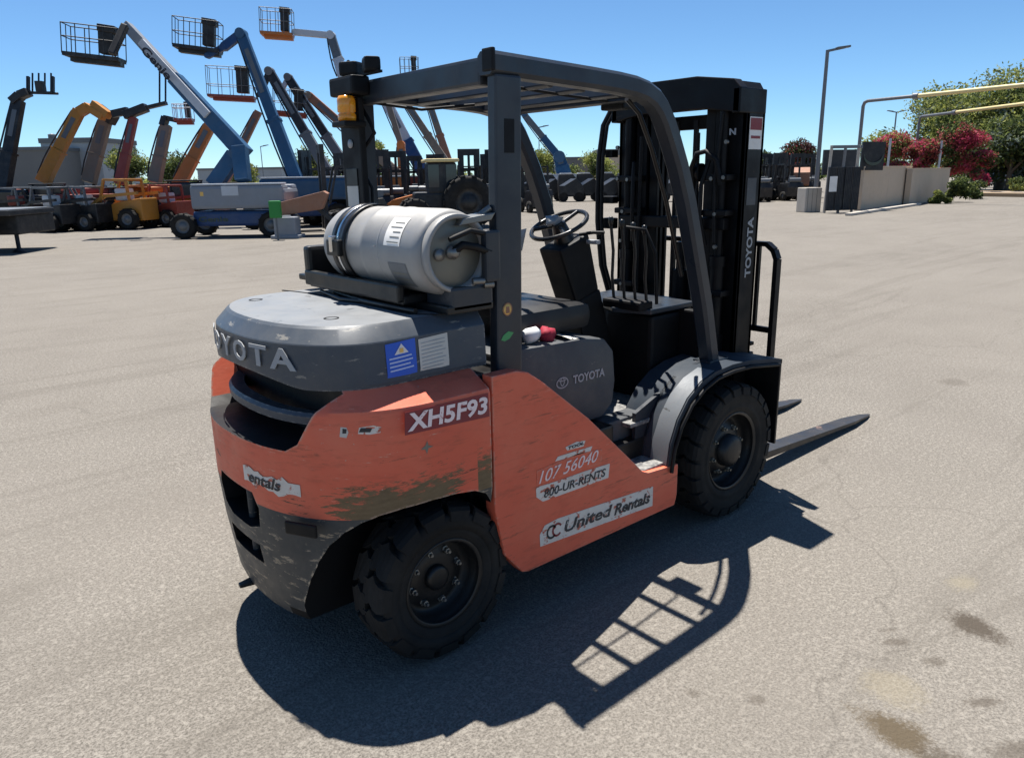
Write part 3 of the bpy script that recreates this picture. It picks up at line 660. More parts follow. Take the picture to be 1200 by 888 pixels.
# gas tank
TX, TZ = -1.555, 1.412
tk = MB(); tk.lathe([(0, .380), (.05, .376), (.095, .356), (.128, .325), (.142, .288), (.146, .255), (.146, .02), (.149, .015), (.149, -.005), (.146, -.01), (.146, -.31), (.143, -.332), (.136, -.345), (.118, -.352)], (TX, 0, TZ), 'y', 56)
tank = tk.build('gas_tank', 'tank_alu', FK)
mb = MB(); mb.lathe([(.118, -.345), (.130, -.348), (.132, -.378), (.128, -.383), (.116, -.380), (.112, -.350)], (TX, 0, TZ), 'y', 48); mb.build('collar_ring', 'tank_alu', tank)
mb = MB(); mb.lathe([(.120, -.352), (.10, -.358), (.06, -.364), (.03, -.366), (0, -.366)], (TX, 0, TZ), 'y', 40); mb.build('tank_end', 'tank_face', tank)
mb = MB(); mb.lathe([(.024, -.364), (.024, -.38), (.016, -.385), (.016, -.40), (0, -.40)], (TX-.02, 0, TZ+.005), 'y', 16)
mb.lathe([(.020, -.364), (.020, -.376), (0, -.378)], (TX-.07, 0, TZ-.0), 'y', 14); mb.build('valve', 'nut_steel', tank)
mb = MB(); mb.tube([(TX-.02, -.385, TZ+.01), (TX+.0, -.405, TZ+.03), (TX+.05, -.41, TZ+.02), (TX+.11, -.41, TZ)], .014); mb.tube([(TX-.05, -.40, TZ+.05), (TX+.03, -.41, TZ+.075), (TX+.10, -.41, TZ+.06)], .009); mb.build('gas_hose', 'black_plastic', tank)
mb = MB()
def cylpatch(mb, a0, a1, y0, y1, r=.1475):
    k = 10; vs = []
    for i in range(k+1):
        a = a0+(a1-a0)*i/k; vs += [(TX-r*math.cos(a), y0, TZ+r*math.sin(a)), (TX-r*math.cos(a), y1, TZ+r*math.sin(a))]
    mb.add(vs, [(2*i, 2*i+1, 2*i+3, 2*i+2) for i in range(k)], 0, True)
mb = MB(); cylpatch(mb, R(10), R(52), -.245, -.145); mb.build('tank_label', 'white_print', tank)
mb = MB(); cylpatch(mb, R(-50), R(-12), -.275, -.165); mb.build('tank_label', 'boom_grey', tank)
mb = MB()
for k in range(5): cylpatch(mb, R(14+7*k), R(15.5+7*k), -.235, -.165-.012*(k % 3), .1484)
for k in range(3): cylpatch(mb, R(-46+9*k), R(-44+9*k), -.265, -.18, .1484)
mb.build('print_lines', 'tank_face', tank)
MB().lathe([(.1455, -.108), (.1480, -.105), (.1480, -.101), (.1455, -.098)], (TX, 0, TZ), 'y', 48).build('weld_seam', 'tank_alu', tank)
mb = MB()
for y in (.135, .195):
    for j in range(1):
        mb.lathe([(.1505, y-.018), (.155, y-.018), (.155, y+.018), (.1505, y+.018)], (TX, 0, TZ), 'y', 56)
mb.box(TX-.175, TX-.150, .125, .215, TZ-.03, TZ+.03, .006)
st_ = mb.build('tank_strap', 'black_paint', FK)
mb = MB(); mb.lathe([(.1555, .158), (.1565, .158), (.1565, .172), (.1555, .172)], (TX, 0, TZ), 'y', 56); mb.box(TX-.185, TX-.158, .155, .175, TZ-.015, TZ+.045, .004); sc_o = mb.build('strap_clamp', 'chrome', FK)
for o in (tank, st_, sc_o): o.location = (0, -.112, 0)
cr = MB(); cr.box(TX-.13, TX+.13, -.34, .36, 1.235, 1.265, .008).box(TX-.15, TX-.12, -.34, .36, 1.245, 1.305, .008).box(TX+.12, TX+.15, -.34, .36, 1.245, 1.33, .008)
cr.box(TX-.06, TX+.14, -.50, -.10, 1.212, 1.24, .006).box(TX-.02, TX+.14, .0, .30, 1.212, 1.24)
cr.box(TX-.14, TX+.15, .33, .38, 1.245, 1.40, .015).box(TX-.11, TX+.1, .40, .50, 1.25, 1.275, .006)
cr.box(TX-.02, TX+.02, .36, .56, 1.245, 1.285, .008)
cr.build('tank_cradle', 'black_paint', FK)
mb = MB(); mb.box(TX+.085, TX+.150, -.535, -.502, 1.31, 1.485, .010).box(TX-.04, TX+.14, -.50, -.35, 1.215, 1.30, .01); mb.build('tank_guard', 'frame_paint', FK)
MB().prism([(TX+.0, 1.502), (TX+.14, 1.515), (TX+.16, 1.54), (TX+.02, 1.525)], -.50, -.42, bev=.004).build('latch', 'nut_steel', FK)
MB().tube([(TX+.10, -.44, 1.51), (TX+.16, -.47, 1.555)], .012).build('latch', 'nut_steel', FK)
MB().tube([(TX+.05, -.50, 1.315), (TX+.09, -.515, 1.315)], .012).build('latch', 'nut_steel', FK)
MB().tube([(TX+.10, -.50, 1.30), (TX+.13, -.515, 1.30)], .014).build('latch', 'nut_steel', FK)
mb = MB(); mb.tube([(TX-.10, .2, 1.225), (TX-.14, -.1, 1.225), (TX-.12, -.40, 1.222)], .010); mb.tube([(TX-.12, .28, 1.222), (TX-.16, .05, 1.220), (TX-.1, -.25, 1.222)], .008); mb.build('tank_hinge', 'black_paint', FK)

# wheels
def wheel(x, s, r, wd, yo, nl, rimr, front):
    yc = s*(yo-wd/2)
    hub = MB(); prof = [(rimr, s*(yo-.012)), (rimr+.012, s*(yo-.004)), (rimr+.016, s*(yo-.012)), (rimr+.004, s*(yo-.04)), (rimr-.006, s*(yo-.06)), (rimr-.01, s*(yo-.085)), (rimr*.80, s*(yo-.090)), (rimr*.62, s*(yo-.075 if not front else yo-.05)), (rimr*.46, s*(yo-.072 if not front else yo-.045)), (.0, s*(yo-.072 if not front else yo-.045))]
    hub.lathe(prof, (x, 0, r), 'y', 48)
    prof = [(rimr*.32, s*(yo-.075)), (rimr*.30, s*(yo-.052)), (rimr*.22, s*(yo-.048)), (0, s*(yo-.048))] if not front else [(rimr*.45, s*(yo-.07)), (rimr*.43, s*(yo-.01)), (rimr*.30, s*(yo+.004)), (0, s*(yo+.004))]
    hub.lathe(prof, (x, 0, r), 'y', 32)
    wh = hub.build('wheel', 'rim_dark', FK)
    ty = MB(); w2 = wd/2
    pr = [(rimr+.004, w2-.018), (rimr+.02, w2-.004), (rimr+.035, w2), (rimr+.042, w2+.003), (rimr+.050, w2), (r-.085, w2+.002), (r-.060, w2+.006), (r-.035, w2+.004), (r-.028, w2-.008), (r-.026, w2-.03), (r-.025, 0)]
    pr = pr+[(a, -b_) for a, b_ in pr[::-1][1:]]
    ty.lathe([(a, b_) for a, b_ in pr], (x, yc, r), 'y', 72)
    # lugs
    for side_ in (-1, 1):
        for i in range(nl):
            th0 = 2*math.pi*(i+(.5 if side_ > 0 else 0))/nl; dth = 2*math.pi/nl
            stn = [(-.006, r, .0, .33), (w2*.20, r, .06, .37), (w2*.45, r, -.08, .395), (w2*.66, r-.001, .08, .40), (w2*.90, r-.004, .14, .40), (w2+.006, r-.015, .16, .385), (w2+.011, r-.050, .18, .36)]
            vs = []
            for yy, rr, sk, hw in stn:
                for (da, q) in ((-hw, 0), (hw, 0), (hw+.02, -.028), (-hw-.02, -.028)):
                    a = th0+(sk+da)*dth; rad = rr+(q if yy < w2 else 0); yv = yy if (q == 0 or yy < w2) else yy-.012
                    vs.append((x+rad*math.cos(a), yc+side_*yv, r+rad*math.sin(a)))
            fs = []
            for k in range(len(stn)-1):
                for j in range(4): fs.append((4*k+j, 4*k+(j+1) % 4, 4*k+4+(j+1) % 4, 4*k+4+j))
            fs += [(0, 1, 2, 3), tuple(4*(len(stn)-1)+j for j in (3, 2, 1, 0))]
            ty.add(vs, fs)
    ty.build('tyre', 'rubber', wh)
    nn, nr = (8, rimr*.66) if not front else (8, rimr*.62)
    for i in range(nn):
        a = 2*math.pi*(i+.3)/nn; cx, cz = x+nr*math.cos(a), r+nr*math.sin(a); yb = yo-(.083 if not front else .062)
        mb = MB(); mb.lathe([(.0155, s*(yb)), (.0155, s*(yb+.006)), (.011, s*(yb+.007)), (.011, s*(yb+.022)), (.006, s*(yb+.023)), (.006, s*(yb+.034)), (0, s*(yb+.034))], (cx, 0, cz), 'y', 6, smooth=False)
        mb.build('wheel_nut', 'nut_steel' if not front else 'tank_face', wh)
for s in (-1, 1):
    wheel(-1.72, s, .285, .175, .58, 15, .150, False)
    wheel(0, s, .338, .20, .605, 24, .185, True)

# mast
for s in (-1, 1):
    mb = MB(); mb.box(.26, .42, s*.375, s*.40, .10, 2.04, .004).box(.26, .285, s*.30, s*.40, .10, 2.04, .004).box(.395, .42, s*.30, s*.40, .10, 2.04, .004); mb.build('outer_rail', 'mast_black', FK)
    mb = MB(); mb.box(.275, .405, s*.285, s*.30, .12, 2.06, .003).box(.275, .30, s*.215, s*.30, .12, 2.06, .003).box(.38, .405, s*.215, s*.30, .12, 2.06, .003); mb.build('middle_rail', 'mast_black', FK)
    mb = MB(); mb.box(.29, .39, s*.20, s*.214, .14, 2.02, .003).box(.29, .31, s*.15, s*.214, .14, 2.02, .003).box(.37, .39, s*.15, s*.214, .14, 2.02, .003); mb.build('inner_rail', 'mast_black', FK)
    mb = MB(); mb.tube([(.225, s*.30, .15), (.225, s*.30, 1.20)], .036, 16).tube([(.225, s*.30, 1.20), (.225, s*.30, 1.25)], .042, 16).tube([(.225, s*.30, 1.25), (.225, s*.30, 1.98)], .022, 12); mb.build('lift_cylinder', 'mast_black', FK)
    for z in (.45, 1.05, 1.45, 1.62): MB().box(.18, .28, s*.22, s*.36, z, z+.03, .006).build('cylinder_clamp', 'mast_black', FK)
    mb = MB()
    for z, y in ((1.46, .30), (1.63, .27), (1.635, .34), (1.30, .31), (1.06, .30), (1.80, .345)): mb.tube([(.175, s*y, z), (.19, s*y, z)], .010, 8)
    mb.build('bolt', 'nut_steel', FK)
    mb = MB(); mb.tube([(.20, s*.24, 1.30), (.17, s*.22, 1.45), (.17, s*.22, 1.60), (.20, s*.24, 1.72)], .011); mb.tube([(.20, s*.20, 1.0), (.185, s*.19, 1.3), (.185, s*.18, 1.85)], .009); mb.build('hydraulic_hose', 'black_plastic', FK)
    MB().box(.335, .355, s*.155, s*.31, .3, 1.93).build('rail_web', 'mast_black', FK)
    mb = MB(); mb.tube([(.0, s*.38, .60), (.26, s*.36, .55)], .03, 12); mb.build('tilt_cylinder', 'mast_black', FK)
# cross members: a shaped head plate with chamfered ends
mb = MB(); mb.prism([(-.40, 2.045), (-.40, 1.93), (-.20, 1.96), (.20, 1.96), (.40, 1.93), (.40, 2.045), (.36, 2.085), (.15, 2.115), (-.15, 2.115), (-.36, 2.085)], .19, .255, 'x', .006)
mb.box(.19, .42, -.402, -.36, 1.93, 2.045, .006).box(.19, .42, .36, .402, 1.93, 2.045, .006); mb.prism([(-.385, 2.04), (.385, 2.04), (.36, 2.078), (.15, 2.106), (-.15, 2.106), (-.36, 2.078)], .255, .42, 'x'); mb.build('mast_head', 'mast_black', FK)
for b_ in ((.20, .255, -.34, .34, 1.38, 1.44), (.20, .255, -.34, .34, .75, .85), (.20, .42, -.34, .34, .12, .25), (.39, .43, -.22, .22, 1.88, 1.95)): MB().box(*b_, .008).build('mast_crossmember', 'mast_black', FK)
mb = MB(); mb.tube([(.33, 0, .2), (.33, 0, 1.15)], .05, 18); mb.tube([(.33, 0, 1.15), (.33, 0, 1.30)], .028, 14); mb.build('centre_cylinder', 'mast_black', FK)
mb = MB(); 
for s in (-1, 1): mb.box(.325, .34, s*.06-.012, s*.06+.012, .7, 1.92)
mb.build('lift_chain', 'mast_black', FK)
hoop = [(.22, .43, 2.0), (.19, .46, 1.92), (.17, .47, 1.75), (.17, .475, 1.55), (.17, .475, 1.40), (.19, .46, 1.15), (.22, .43, 1.0)]
mb = MB(); mb.tube(hoop, .014); mb.tube([(a, b_-.03, c_) for a, b_, c_ in hoop], .010); mb.box(.20, .25, .39, .47, 1.36, 1.42, .006).box(.20, .25, .39, .48, 1.50, 1.54, .006).box(.2, .25, .4, .45, 1.75, 1.79); mb.build('hydraulic_hose', 'black_plastic', FK)
hr = [(.20, -.16, 1.55), (.15, -.17, 1.68), (.15, -.20, 1.75), (.15, -.25, 1.76), (.17, -.30, 1.72), (.19, -.32, 1.60)]
mb = MB(); mb.tube(hr, .013); mb.build('hydraulic_hose', 'black_plastic', FK)
mb = MB()
for hz in ((-.16, 1.58, 1.75), ):
    mb.lathe([(.045, 0), (.045, .035), (.02, .038), (0, .038)], (.20, -.20, 1.66), 'y', 20)
mb.build('hose_pulley', 'mast_black', FK)
mb = MB(); mb.box(.255, .262, -.30, -.29, 1.3, 1.95); mb.tube([(.185, -.30, 1.32), (.18, -.29, 1.60), (.19, -.31, 1.93)], .008); mb.build('hydraulic_hose', 'black_plastic', FK)
# mast lettering and labels on the outer rail
text('lettering', 'TOYOTA', .30, .052, lambda u, v_, d: (.392-v_-.02, -.4008-d, 1.14+u), 'letter_grey', FK, bold=.03)
quad('mast_label', (-.4008, [(.285, 1.765), (.395, 1.765), (.395, 1.915), (.285, 1.915)]), 'white_print')
mb = MB(); mb.box(.29, .39, -.403, -.4020, 1.855, 1.91); mb.box(.30, .38, -.403, -.402, 1.815, 1.828); mb.build('label_print', 'maroon', FK)
quad('mast_label', (-.4008, [(.295, 1.50), (.375, 1.50), (.375, 1.63), (.295, 1.63)]), 'hood_plastic')
text('lettering', 'N', .035, .03, lambda u, v_, d: (.188-d, -.355+u*-1, 1.83+v_), 'letter_grey', FK, bold=.03)
# carriage, load backrest, forks
mb = MB(); mb.box(.44, .475, -.50, .42, .10, .20, .006).box(.44, .475, -.50, .42, .46, .56, .006).box(.42, .47, -.12, .12, .12, .55, .006).box(.42, .47, -.20, -.14, .12, .66, .004).box(.42, .47, .14, .20, .12, .66, .004)
mb.box(.45, .49, -.38, .30, .685, .725, .006).box(.45, .49, -.38, .30, .76, .78, .004); mb.build('carriage', 'mast_black', FK)
mb = MB(); yr, yl_ = -.46, .36
fr_ = [(.525, yr, .50), (.525, yr, 1.22), (.525, yr+.02, 1.265), (.525, yr+.06, 1.295), (.525, yl_-.06, 1.295), (.525, yl_-.02, 1.265), (.525, yl_, 1.22), (.525, yl_, .50)]
for a, b_ in zip(fr_, fr_[1:]): mb.beam(a, b_, .024, .042, (1, 0, 0))
mb.beam((.525, yr, .845), (.525, yl_, .845), .03, .02, (1, 0, 0)); mb.beam((.525, yr, .57), (.525, yl_, .57), .06, .02, (1, 0, 0))
for y in (-.352, -.22, -.09, .05, .20): mb.beam((.525, y, .84), (.525, y, 1.295), .018, .02, (1, 0, 0))
mb.build('load_backrest', 'mast_black', FK)
for yf in (-.36, .147):
    mb = MB(); hw = .050
    mb.prism([(.49, .64), (.49, .11), (.50, .085), (.53, .075), (1.2, .048), (1.75, .026), (1.75, .044), (1.4, .066), (.56, .118), (.535, .135), (.53, .64)], yf-hw, yf+hw, bev=.002)
    pts = []
    for x, k, z0, z1 in ((1.75, 1, .026, .044), (1.98, .55, .014, .026), (2.07, .12, .008, .014)): pts += [(x, yf-hw*k, z0), (x, yf+hw*k, z0), (x, yf+hw*k, z1), (x, yf-hw*k, z1)]
    mb.add(pts, [(0, 4, 5, 1), (1, 5, 6, 2), (2, 6, 7, 3), (3, 7, 4, 0), (4, 8, 9, 5), (5, 9, 10, 6), (6, 10, 11, 7), (7, 11, 8, 4), (8, 11, 10, 9)])
    mb.build('fork', 'fork_steel', FK)

# loose things on the forklift
def blob(mb, c_, rr, seed, k=.25, seg=10):
    r_ = random.Random(seed); bm = bmesh.new(); bmesh.ops.create_icosphere(bm, subdivisions=2, radius=1)
    for p in bm.verts:
        d = 1+r_.uniform(-k, k); p.co = V((c_[0]+p.co.x*rr[0]*d, c_[1]+p.co.y*rr[1]*d, c_[2]+p.co.z*rr[2]*d))
    mb.bm(bm, 0, True); return mb
mb = blob(MB(), (-.945, -.28, 1.015), (.035, .03, .035), 3, .35); tag(mb.build('rag', 'red_cloth'), 'crumpled red rag lying on the grey engine hood beside the seat', 'rag')
mb = blob(MB(), (-1.04, -.28, 1.025), (.045, .035, .036), 4, .2); tag(mb.build('cloth', 'white_cloth'), 'balled white cloth on the hood behind the red rag', 'cloth')
pp = MB(); r2 = random.Random(12); vs = [(-.90+.05*i, -.33+.05*j, .998+r2.uniform(0, .02)-.012*i) for i in range(5) for j in range(4)]
pp.add(vs, [(i*4+j, (i+1)*4+j, (i+1)*4+j+1, i*4+j+1) for i in range(4) for j in range(3)]); pp.build('x', 'label_paper'); o = bpy.data.objects['x']; o.name = 'paper_sheet'; tag(o, 'creased pale paper sheet lying on the grey hood in front of the red rag', 'paper')
mb = MB(); blob(mb, (-.585, .05, 1.455), (.045, .04, .03), 9, .45); tag(mb.build('plastic_wrap', 'letter_grey'), 'crumpled pale plastic wrap stuck on the steering wheel hub', 'plastic wrap')
mb = MB(); vs = [(-.795, .10, 1.415), (-.715, .10, 1.425), (-.735, .11, 1.325), (-.835, .11, 1.30), (-.77, .09, 1.365)]
mb.add(vs, [(0, 1, 4), (1, 2, 4), (2, 3, 4), (3, 0, 4)]); mb.add([tuple(V(p)+V((0, .002, 0))) for p in vs], [(0, 4, 1), (1, 4, 2), (2, 4, 3), (3, 4, 0)]); tag(mb.build('paper_tag', 'letter_grey', fixn=False), 'grey paper tag hanging beside the rear pillar of the cab', 'tag')
mb = MB(); mb.prism([(-.87, 1.27), (-.80, 1.285), (-.815, 1.33), (-.855, 1.35)], .10, .106); tag(mb.build('green_tag', 'green_print'), 'green tag hanging below the grey paper tag', 'tag')

#BACKGROUND
# ------------------------------------------------------------ the yard behind
def bx(mb, c_, ax, hx, hy, z0, z1, bev=.03):
    """box on plan: centre c_, heading ax (unit plan vector), half sizes, heights"""
    sy = V((-ax.y, ax.x, 0)); m4 = Matrix(((ax.x, sy.x, 0, c_.x), (ax.y, sy.y, 0, c_.y), (0, 0, 1, 0), (0, 0, 0, 1)))
    mb.box(-hx, hx, -hy, hy, z0, z1, bev, mat=m4); return mb
def local(c_, ax, x, y, z):
    sy = V((-ax.y, ax.x, 0)); return V((c_.x+ax.x*x+sy.x*y, c_.y+ax.y*x+sy.y*y, z))
def hd(deg):                                                # heading: 0 = to the right across the view, 90 = away
    a = R(deg); return (Rh*math.cos(a)+Fh*math.sin(a)).normalized()
def roadwheel(t, base, c_, ax, r, wd, rim='boom_grey', lug=.10):
    """wheel whose axle runs across the heading ax"""
    sy = V((-ax.y, ax.x, 0)); mb = MB(); seg = 22
    def ringpts(prof):
        vs = []
        for rr, h in prof:
            for j in range(seg):
                a = 2*math.pi*j/seg; vs.append(V(c_)+ax*(rr*math.cos(a))+Z*(rr*math.sin(a))+sy*h)
        return vs, [(i*seg+j, i*seg+(j+1) % seg, (i+1)*seg+(j+1) % seg, (i+1)*seg+j) for i in range(len(prof)-1) for j in range(seg)]
    h = wd/2; k = (-1 if sy.dot(V(c_)-CAM) > 0 else 1)
    v1, f1 = ringpts([(r*.55, -h*.8), (r*.7, -h), (r*.93, -h), (r, -h*.7), (r, h*.7), (r*.93, h), (r*.7, h), (r*.55, h*.8)]); mb.add(v1, f1, 0, True)
    for i in range(14):
        a = 2*math.pi*i/14
        for s in (-1, 1):
            p0 = V(c_)+ax*((r+.0)*math.cos(a))+Z*((r+.0)*math.sin(a)); p1 = p0+sy*(s*h*.95)
            mb.beam(p0, p1, r*lug, r*.06, ax*math.cos(a)+Z*math.sin(a))
    w_ = mb.build('wheel', 'rubber', t, base)
    mb = MB(); v1, f1 = ringpts([(r*.56, h*.82), (r*.50, h*.5), (r*.3, h*.45), (r*.28, h*.9), (.0, h*.9)]); mb.add(v1, f1, 0, True)
    v1, f1 = ringpts([(r*.56, -h*.82), (r*.50, -h*.5), (r*.3, -h*.45), (r*.28, -h*.9), (.0, -h*.9)]); mb.add(v1, f1, 0, True); mb.build('rim', rim, w_, (0, 0, 0)).location = (0, 0, 0) if False else (-base[0], -base[1], -base[2])
def cage(t, base, c_, ax, L, W, H, floor, rails='boom_grey', man=None, tilt=0, th=.028):
    """work platform: c_ = centre of the floor"""
    sy = V((-ax.y, ax.x, 0)); up = (Z*math.cos(tilt)+ax*math.sin(tilt)); a2 = (ax*math.cos(tilt)-Z*math.sin(tilt))
    def q(x, y, z): return V(c_)+a2*x+sy*y+up*z
    mb = MB(); mb.beam(q(-L/2, 0, 0), q(L/2, 0, 0), W, .12, up); mb.beam(q(-L/2*.8, 0, -.12), q(L/2, 0, -.12), W*.5, .14, up); mb.build('platform_floor', floor, t, base)
    mb = MB()
    for z in (.5, H):
        for A, B in (((-L/2, -W/2), (L/2, -W/2)), ((L/2, -W/2), (L/2, W/2)), ((L/2, W/2), (-L/2, W/2)), ((-L/2, W/2), (-L/2, -W/2))): mb.tube([q(*A, z), q(*B, z)], th*.6, 6)
    for x in (-L/2, -L/4, 0, L/4, L/2):
        for y in (-W/2, W/2): mb.tube([q(x, y, 0), q(x, y, H)], th*.55, 6)
    for y in (0,): mb.tube([q(-L/2, y, 0), q(-L/2, y, H)], th*.5, 6)
    mb.build('guard_rail', rails, t, base)
    mb = MB(); mb.beam(q(L*.12, 0, H*.55), q(L*.38, 0, H*.55), W*.5, H*.8, up, bev=.03); mb.beam(q(L*.10, 0, H*1.0), q(L*.42, 0, H*.98), W*.6, .22, up, bev=.03); mb.build('control_box', 'machine_black', t, base)
def boom(t, base, A, B, w0, w1, mat, name='boom', t_=None, tip=None, tipmat=None, split=.45):
    """telescopic boom of two or three sections that really narrow"""
    A, B = V(A), V(B); t_ = t_ or w0*.8; C1 = A.lerp(B, split)
    mb = MB(); mb.beam(A, C1, w0, t_, Fh, (w0*.92), bev=.02); mb.beam(A.lerp(B, split-.02), C1, w0*1.08, t_*1.08, Fh, bev=.01); mb.build(name, mat, t, base)
    mb = MB(); mb.beam(C1, B, w1*1.05, t_*.8, Fh, w1, bev=.02); mb.build(name+'_section', tipmat or mat, t, base)
    d = (B-A).normalized(); q = d.cross(Fh).normalized(); q = q if q.x*Rh.x+q.y*Rh.y < 0 else -q; o_ = q*(w0*.56)-Fh*t_*.35
    MB().tube([A.lerp(B, .08)+o_, A.lerp(B, .30)+o_*1.15, A.lerp(B, .52)+o_*1.1, A.lerp(B, .8)+q*(w1*.62)-Fh*t_*.3, B-d*.1+q*(w1*.5)-Fh*t_*.3], .035, 6).build('hydraulic_hose', 'machine_black', t, base)
    MB().beam(A.lerp(B, .62)-Fh*(t_*.42), A.lerp(B, .9)-Fh*(t_*.42), w1*.45, .02, Fh).build('side_plate', 'boom_grey', t, base)
    return A, B
GRP_B = 'boom lifts parked in rows behind the forklift'
GRP_T = 'telescopic handlers parked in a row at the left'

def handler(name_label, u, v, D, seg, w0, w1, mat, tipmat, body, ax_deg, head=None, cat='telehandler', name='telehandler'):
    """telehandler: low body on four wheels, cab, raised boom given by picture points at depth D"""
    base = at(u, v, D); base.z = 0; ax = hd(ax_deg); t = thing(name, name_label, cat, base, GRP_T)
    L, W = 2.0, 1.1; s_ = D/880; hk = rnd.uniform(-.25, .08)
    mb = MB(); bx(mb, base, ax, L, W*.6, .55, 1.25, .06); bx(mb, local(base, ax, -1.2, .3, 0), ax, .8, W*.35, 1.2, 1.5, .1); mb.build('body', body, t, base)
    mb = MB(); bx(mb, local(base, ax, .15, -.65, 0), ax, .62, .38, 1.0, 1.60+hk, .1); mb.build('cab', 'glass', t, base)
    mb = MB()
    for x in (-.5, .8):
        for y in (-1.05, -.27): mb.beam(local(base, ax, x, y, 1.0), local(base, ax, x*.9+.03, y, 1.63+hk), .07, .07)
    bx(mb, local(base, ax, .12, -.65, 0), ax, .7, .45, 1.63+hk, 1.69+hk, .03); mb.build('cab_frame', 'machine_black', t, base)
    for x in (-1.35, 1.45):
        for y in (-1.0, 1.0): roadwheel(t, base, local(base, ax, x, y, .58), ax, .58, .4, body)
    A = at(*seg[0], D); B = at(*seg[1], D); boom(t, base, A, B, w0, w1, mat, tipmat=tipmat)
    mb = MB(); mb.beam(A.lerp(B, .0)+Fh*.3-Z*.3, A.lerp(B, .45)+Fh*.3, .12, .12, Fh); mb.build('lift_ram', 'machine_black', t, base)
    if head: head(t, base, D)
    return t
def fork_head(pts, w=.25, frame=None):
    def f(t, base, D):
        mb = MB()
        for a, b_ in zip(pts, pts[1:]): mb.beam(at(*a, D), at(*b_, D), w, .5, Fh, bev=.03)
        mb.build('boom_head', 'machine_black', t, base)
        if frame:
            u0, v0, u1, v1 = frame; mb = MB()
            for a, b_ in (((u0, v0), (u0, v1)), ((u1, v0), (u1, v1)), ((u0, v1), (u1, v1))): mb.beam(at(*a, D), at(*b_, D), .10, .12, Fh)
            n_ = 4
            for i in range(n_): mb.tube([at(u0+(u1-u0)*(i+.7)/n_, v0-4, D+.2), at(u0+(u1-u0)*(i+.7)/n_, v1, D+.2)], .035)
            mb.beam(at((u0+u1)/2-4, (v0+v1)/2+2, D), at((u0+u1)/2+4, (v0+v1)/2+2, D), .4, .3, Fh)
            mb.tube([at(u0, v1, D), at(u1+6, v1+1, D)], .05); mb.build('fork_carriage', 'machine_black', t, base)
    return f
# telehandlers, left row
handler('black telehandler with square fork carriage held high at the far left', 14, 250, 31, ((2, 228), (22, 118)), .50, .42, 'machine_black', 'machine_black', 'machine_black', 20, fork_head([(15, 120), (24, 112), (34, 108)], .3, (33, 90, 62, 109)))
handler('amber telehandler with its boom bent over at the top, left of the beige boom', 58, 250, 33, ((50, 214), (93, 130)), .52, .44, 'amber_body', 'amber_body', 'lift_red', 30,
        lambda t, base, D: MB().beam(at(93, 132, D), at(103, 126, D), .4, .4, Fh, bev=.03).beam(at(100, 124, D), at(122, 138, D), .30, .35, Fh, bev=.03).beam(at(109, 122, D), at(128, 136, D), .34, .4, Fh, bev=.04).build('boom_head', ['amber_body'], t, base))
handler('telehandler with beige boom and black head rising beside the amber one', 104, 250, 34, ((104, 214), (124, 140)), .54, .50, 'boom_beige', 'boom_beige', 'machine_black', 25, fork_head([(113, 126), (134, 142)], .45))
handler('dark red telehandler with a narrow upright boom and black forks pointing right', 140, 252, 33, ((140, 216), (157, 138)), .40, .32, 'lift_red', 'lift_red', 'lift_red', 40,
        lambda t, base, D: (MB().beam(at(146, 136, D), at(172, 126, D), .35, .5, Fh, bev=.05).beam(at(132, 134, D), at(150, 130, D), .3, .3, Fh).beam(at(170, 127, D), at(195, 121, D), .14, .3, Fh).build('boom_head', 'machine_black', t, base),
                            MB().tube([at(187, 84, D), at(187, 121, D)], .04).build('fork', 'machine_black', t, base), MB().tube([at(194, 88, D), at(194, 121, D)], .04).build('fork', 'machine_black', t, base)))
handler('telehandler with brown boom and bent black head behind the yellow skid loader', 182, 252, 33, ((181, 214), (195, 147)), .50, .44, 'boom_beige', 'boom_beige', 'lift_red', 25, lambda t, base, D: (MB().beam(at(191, 148, D), at(194, 138, D), .24, .4, Fh).beam(at(193, 138, D), at(210, 142, D), .2, .3, Fh).build('boom_head', 'machine_black', t, base), cage(t, base, at(216, 141, D), hd(10), .75, .6, .65, 'lift_red', 'boom_white')))
handler('orange telehandler with plain inclined boom just left of the blue lift', 214, 254, 32, ((209, 218), (247, 146)), .50, .44, 'lift_orange', 'lift_orange', 'lift_orange', 30)
handler('rusty orange telehandler boom showing between the two blue boom lifts', 262, 246, 40, ((262, 215), (303, 131)), .42, .36, 'lift_red', 'crate_brown', 'lift_red', 20)

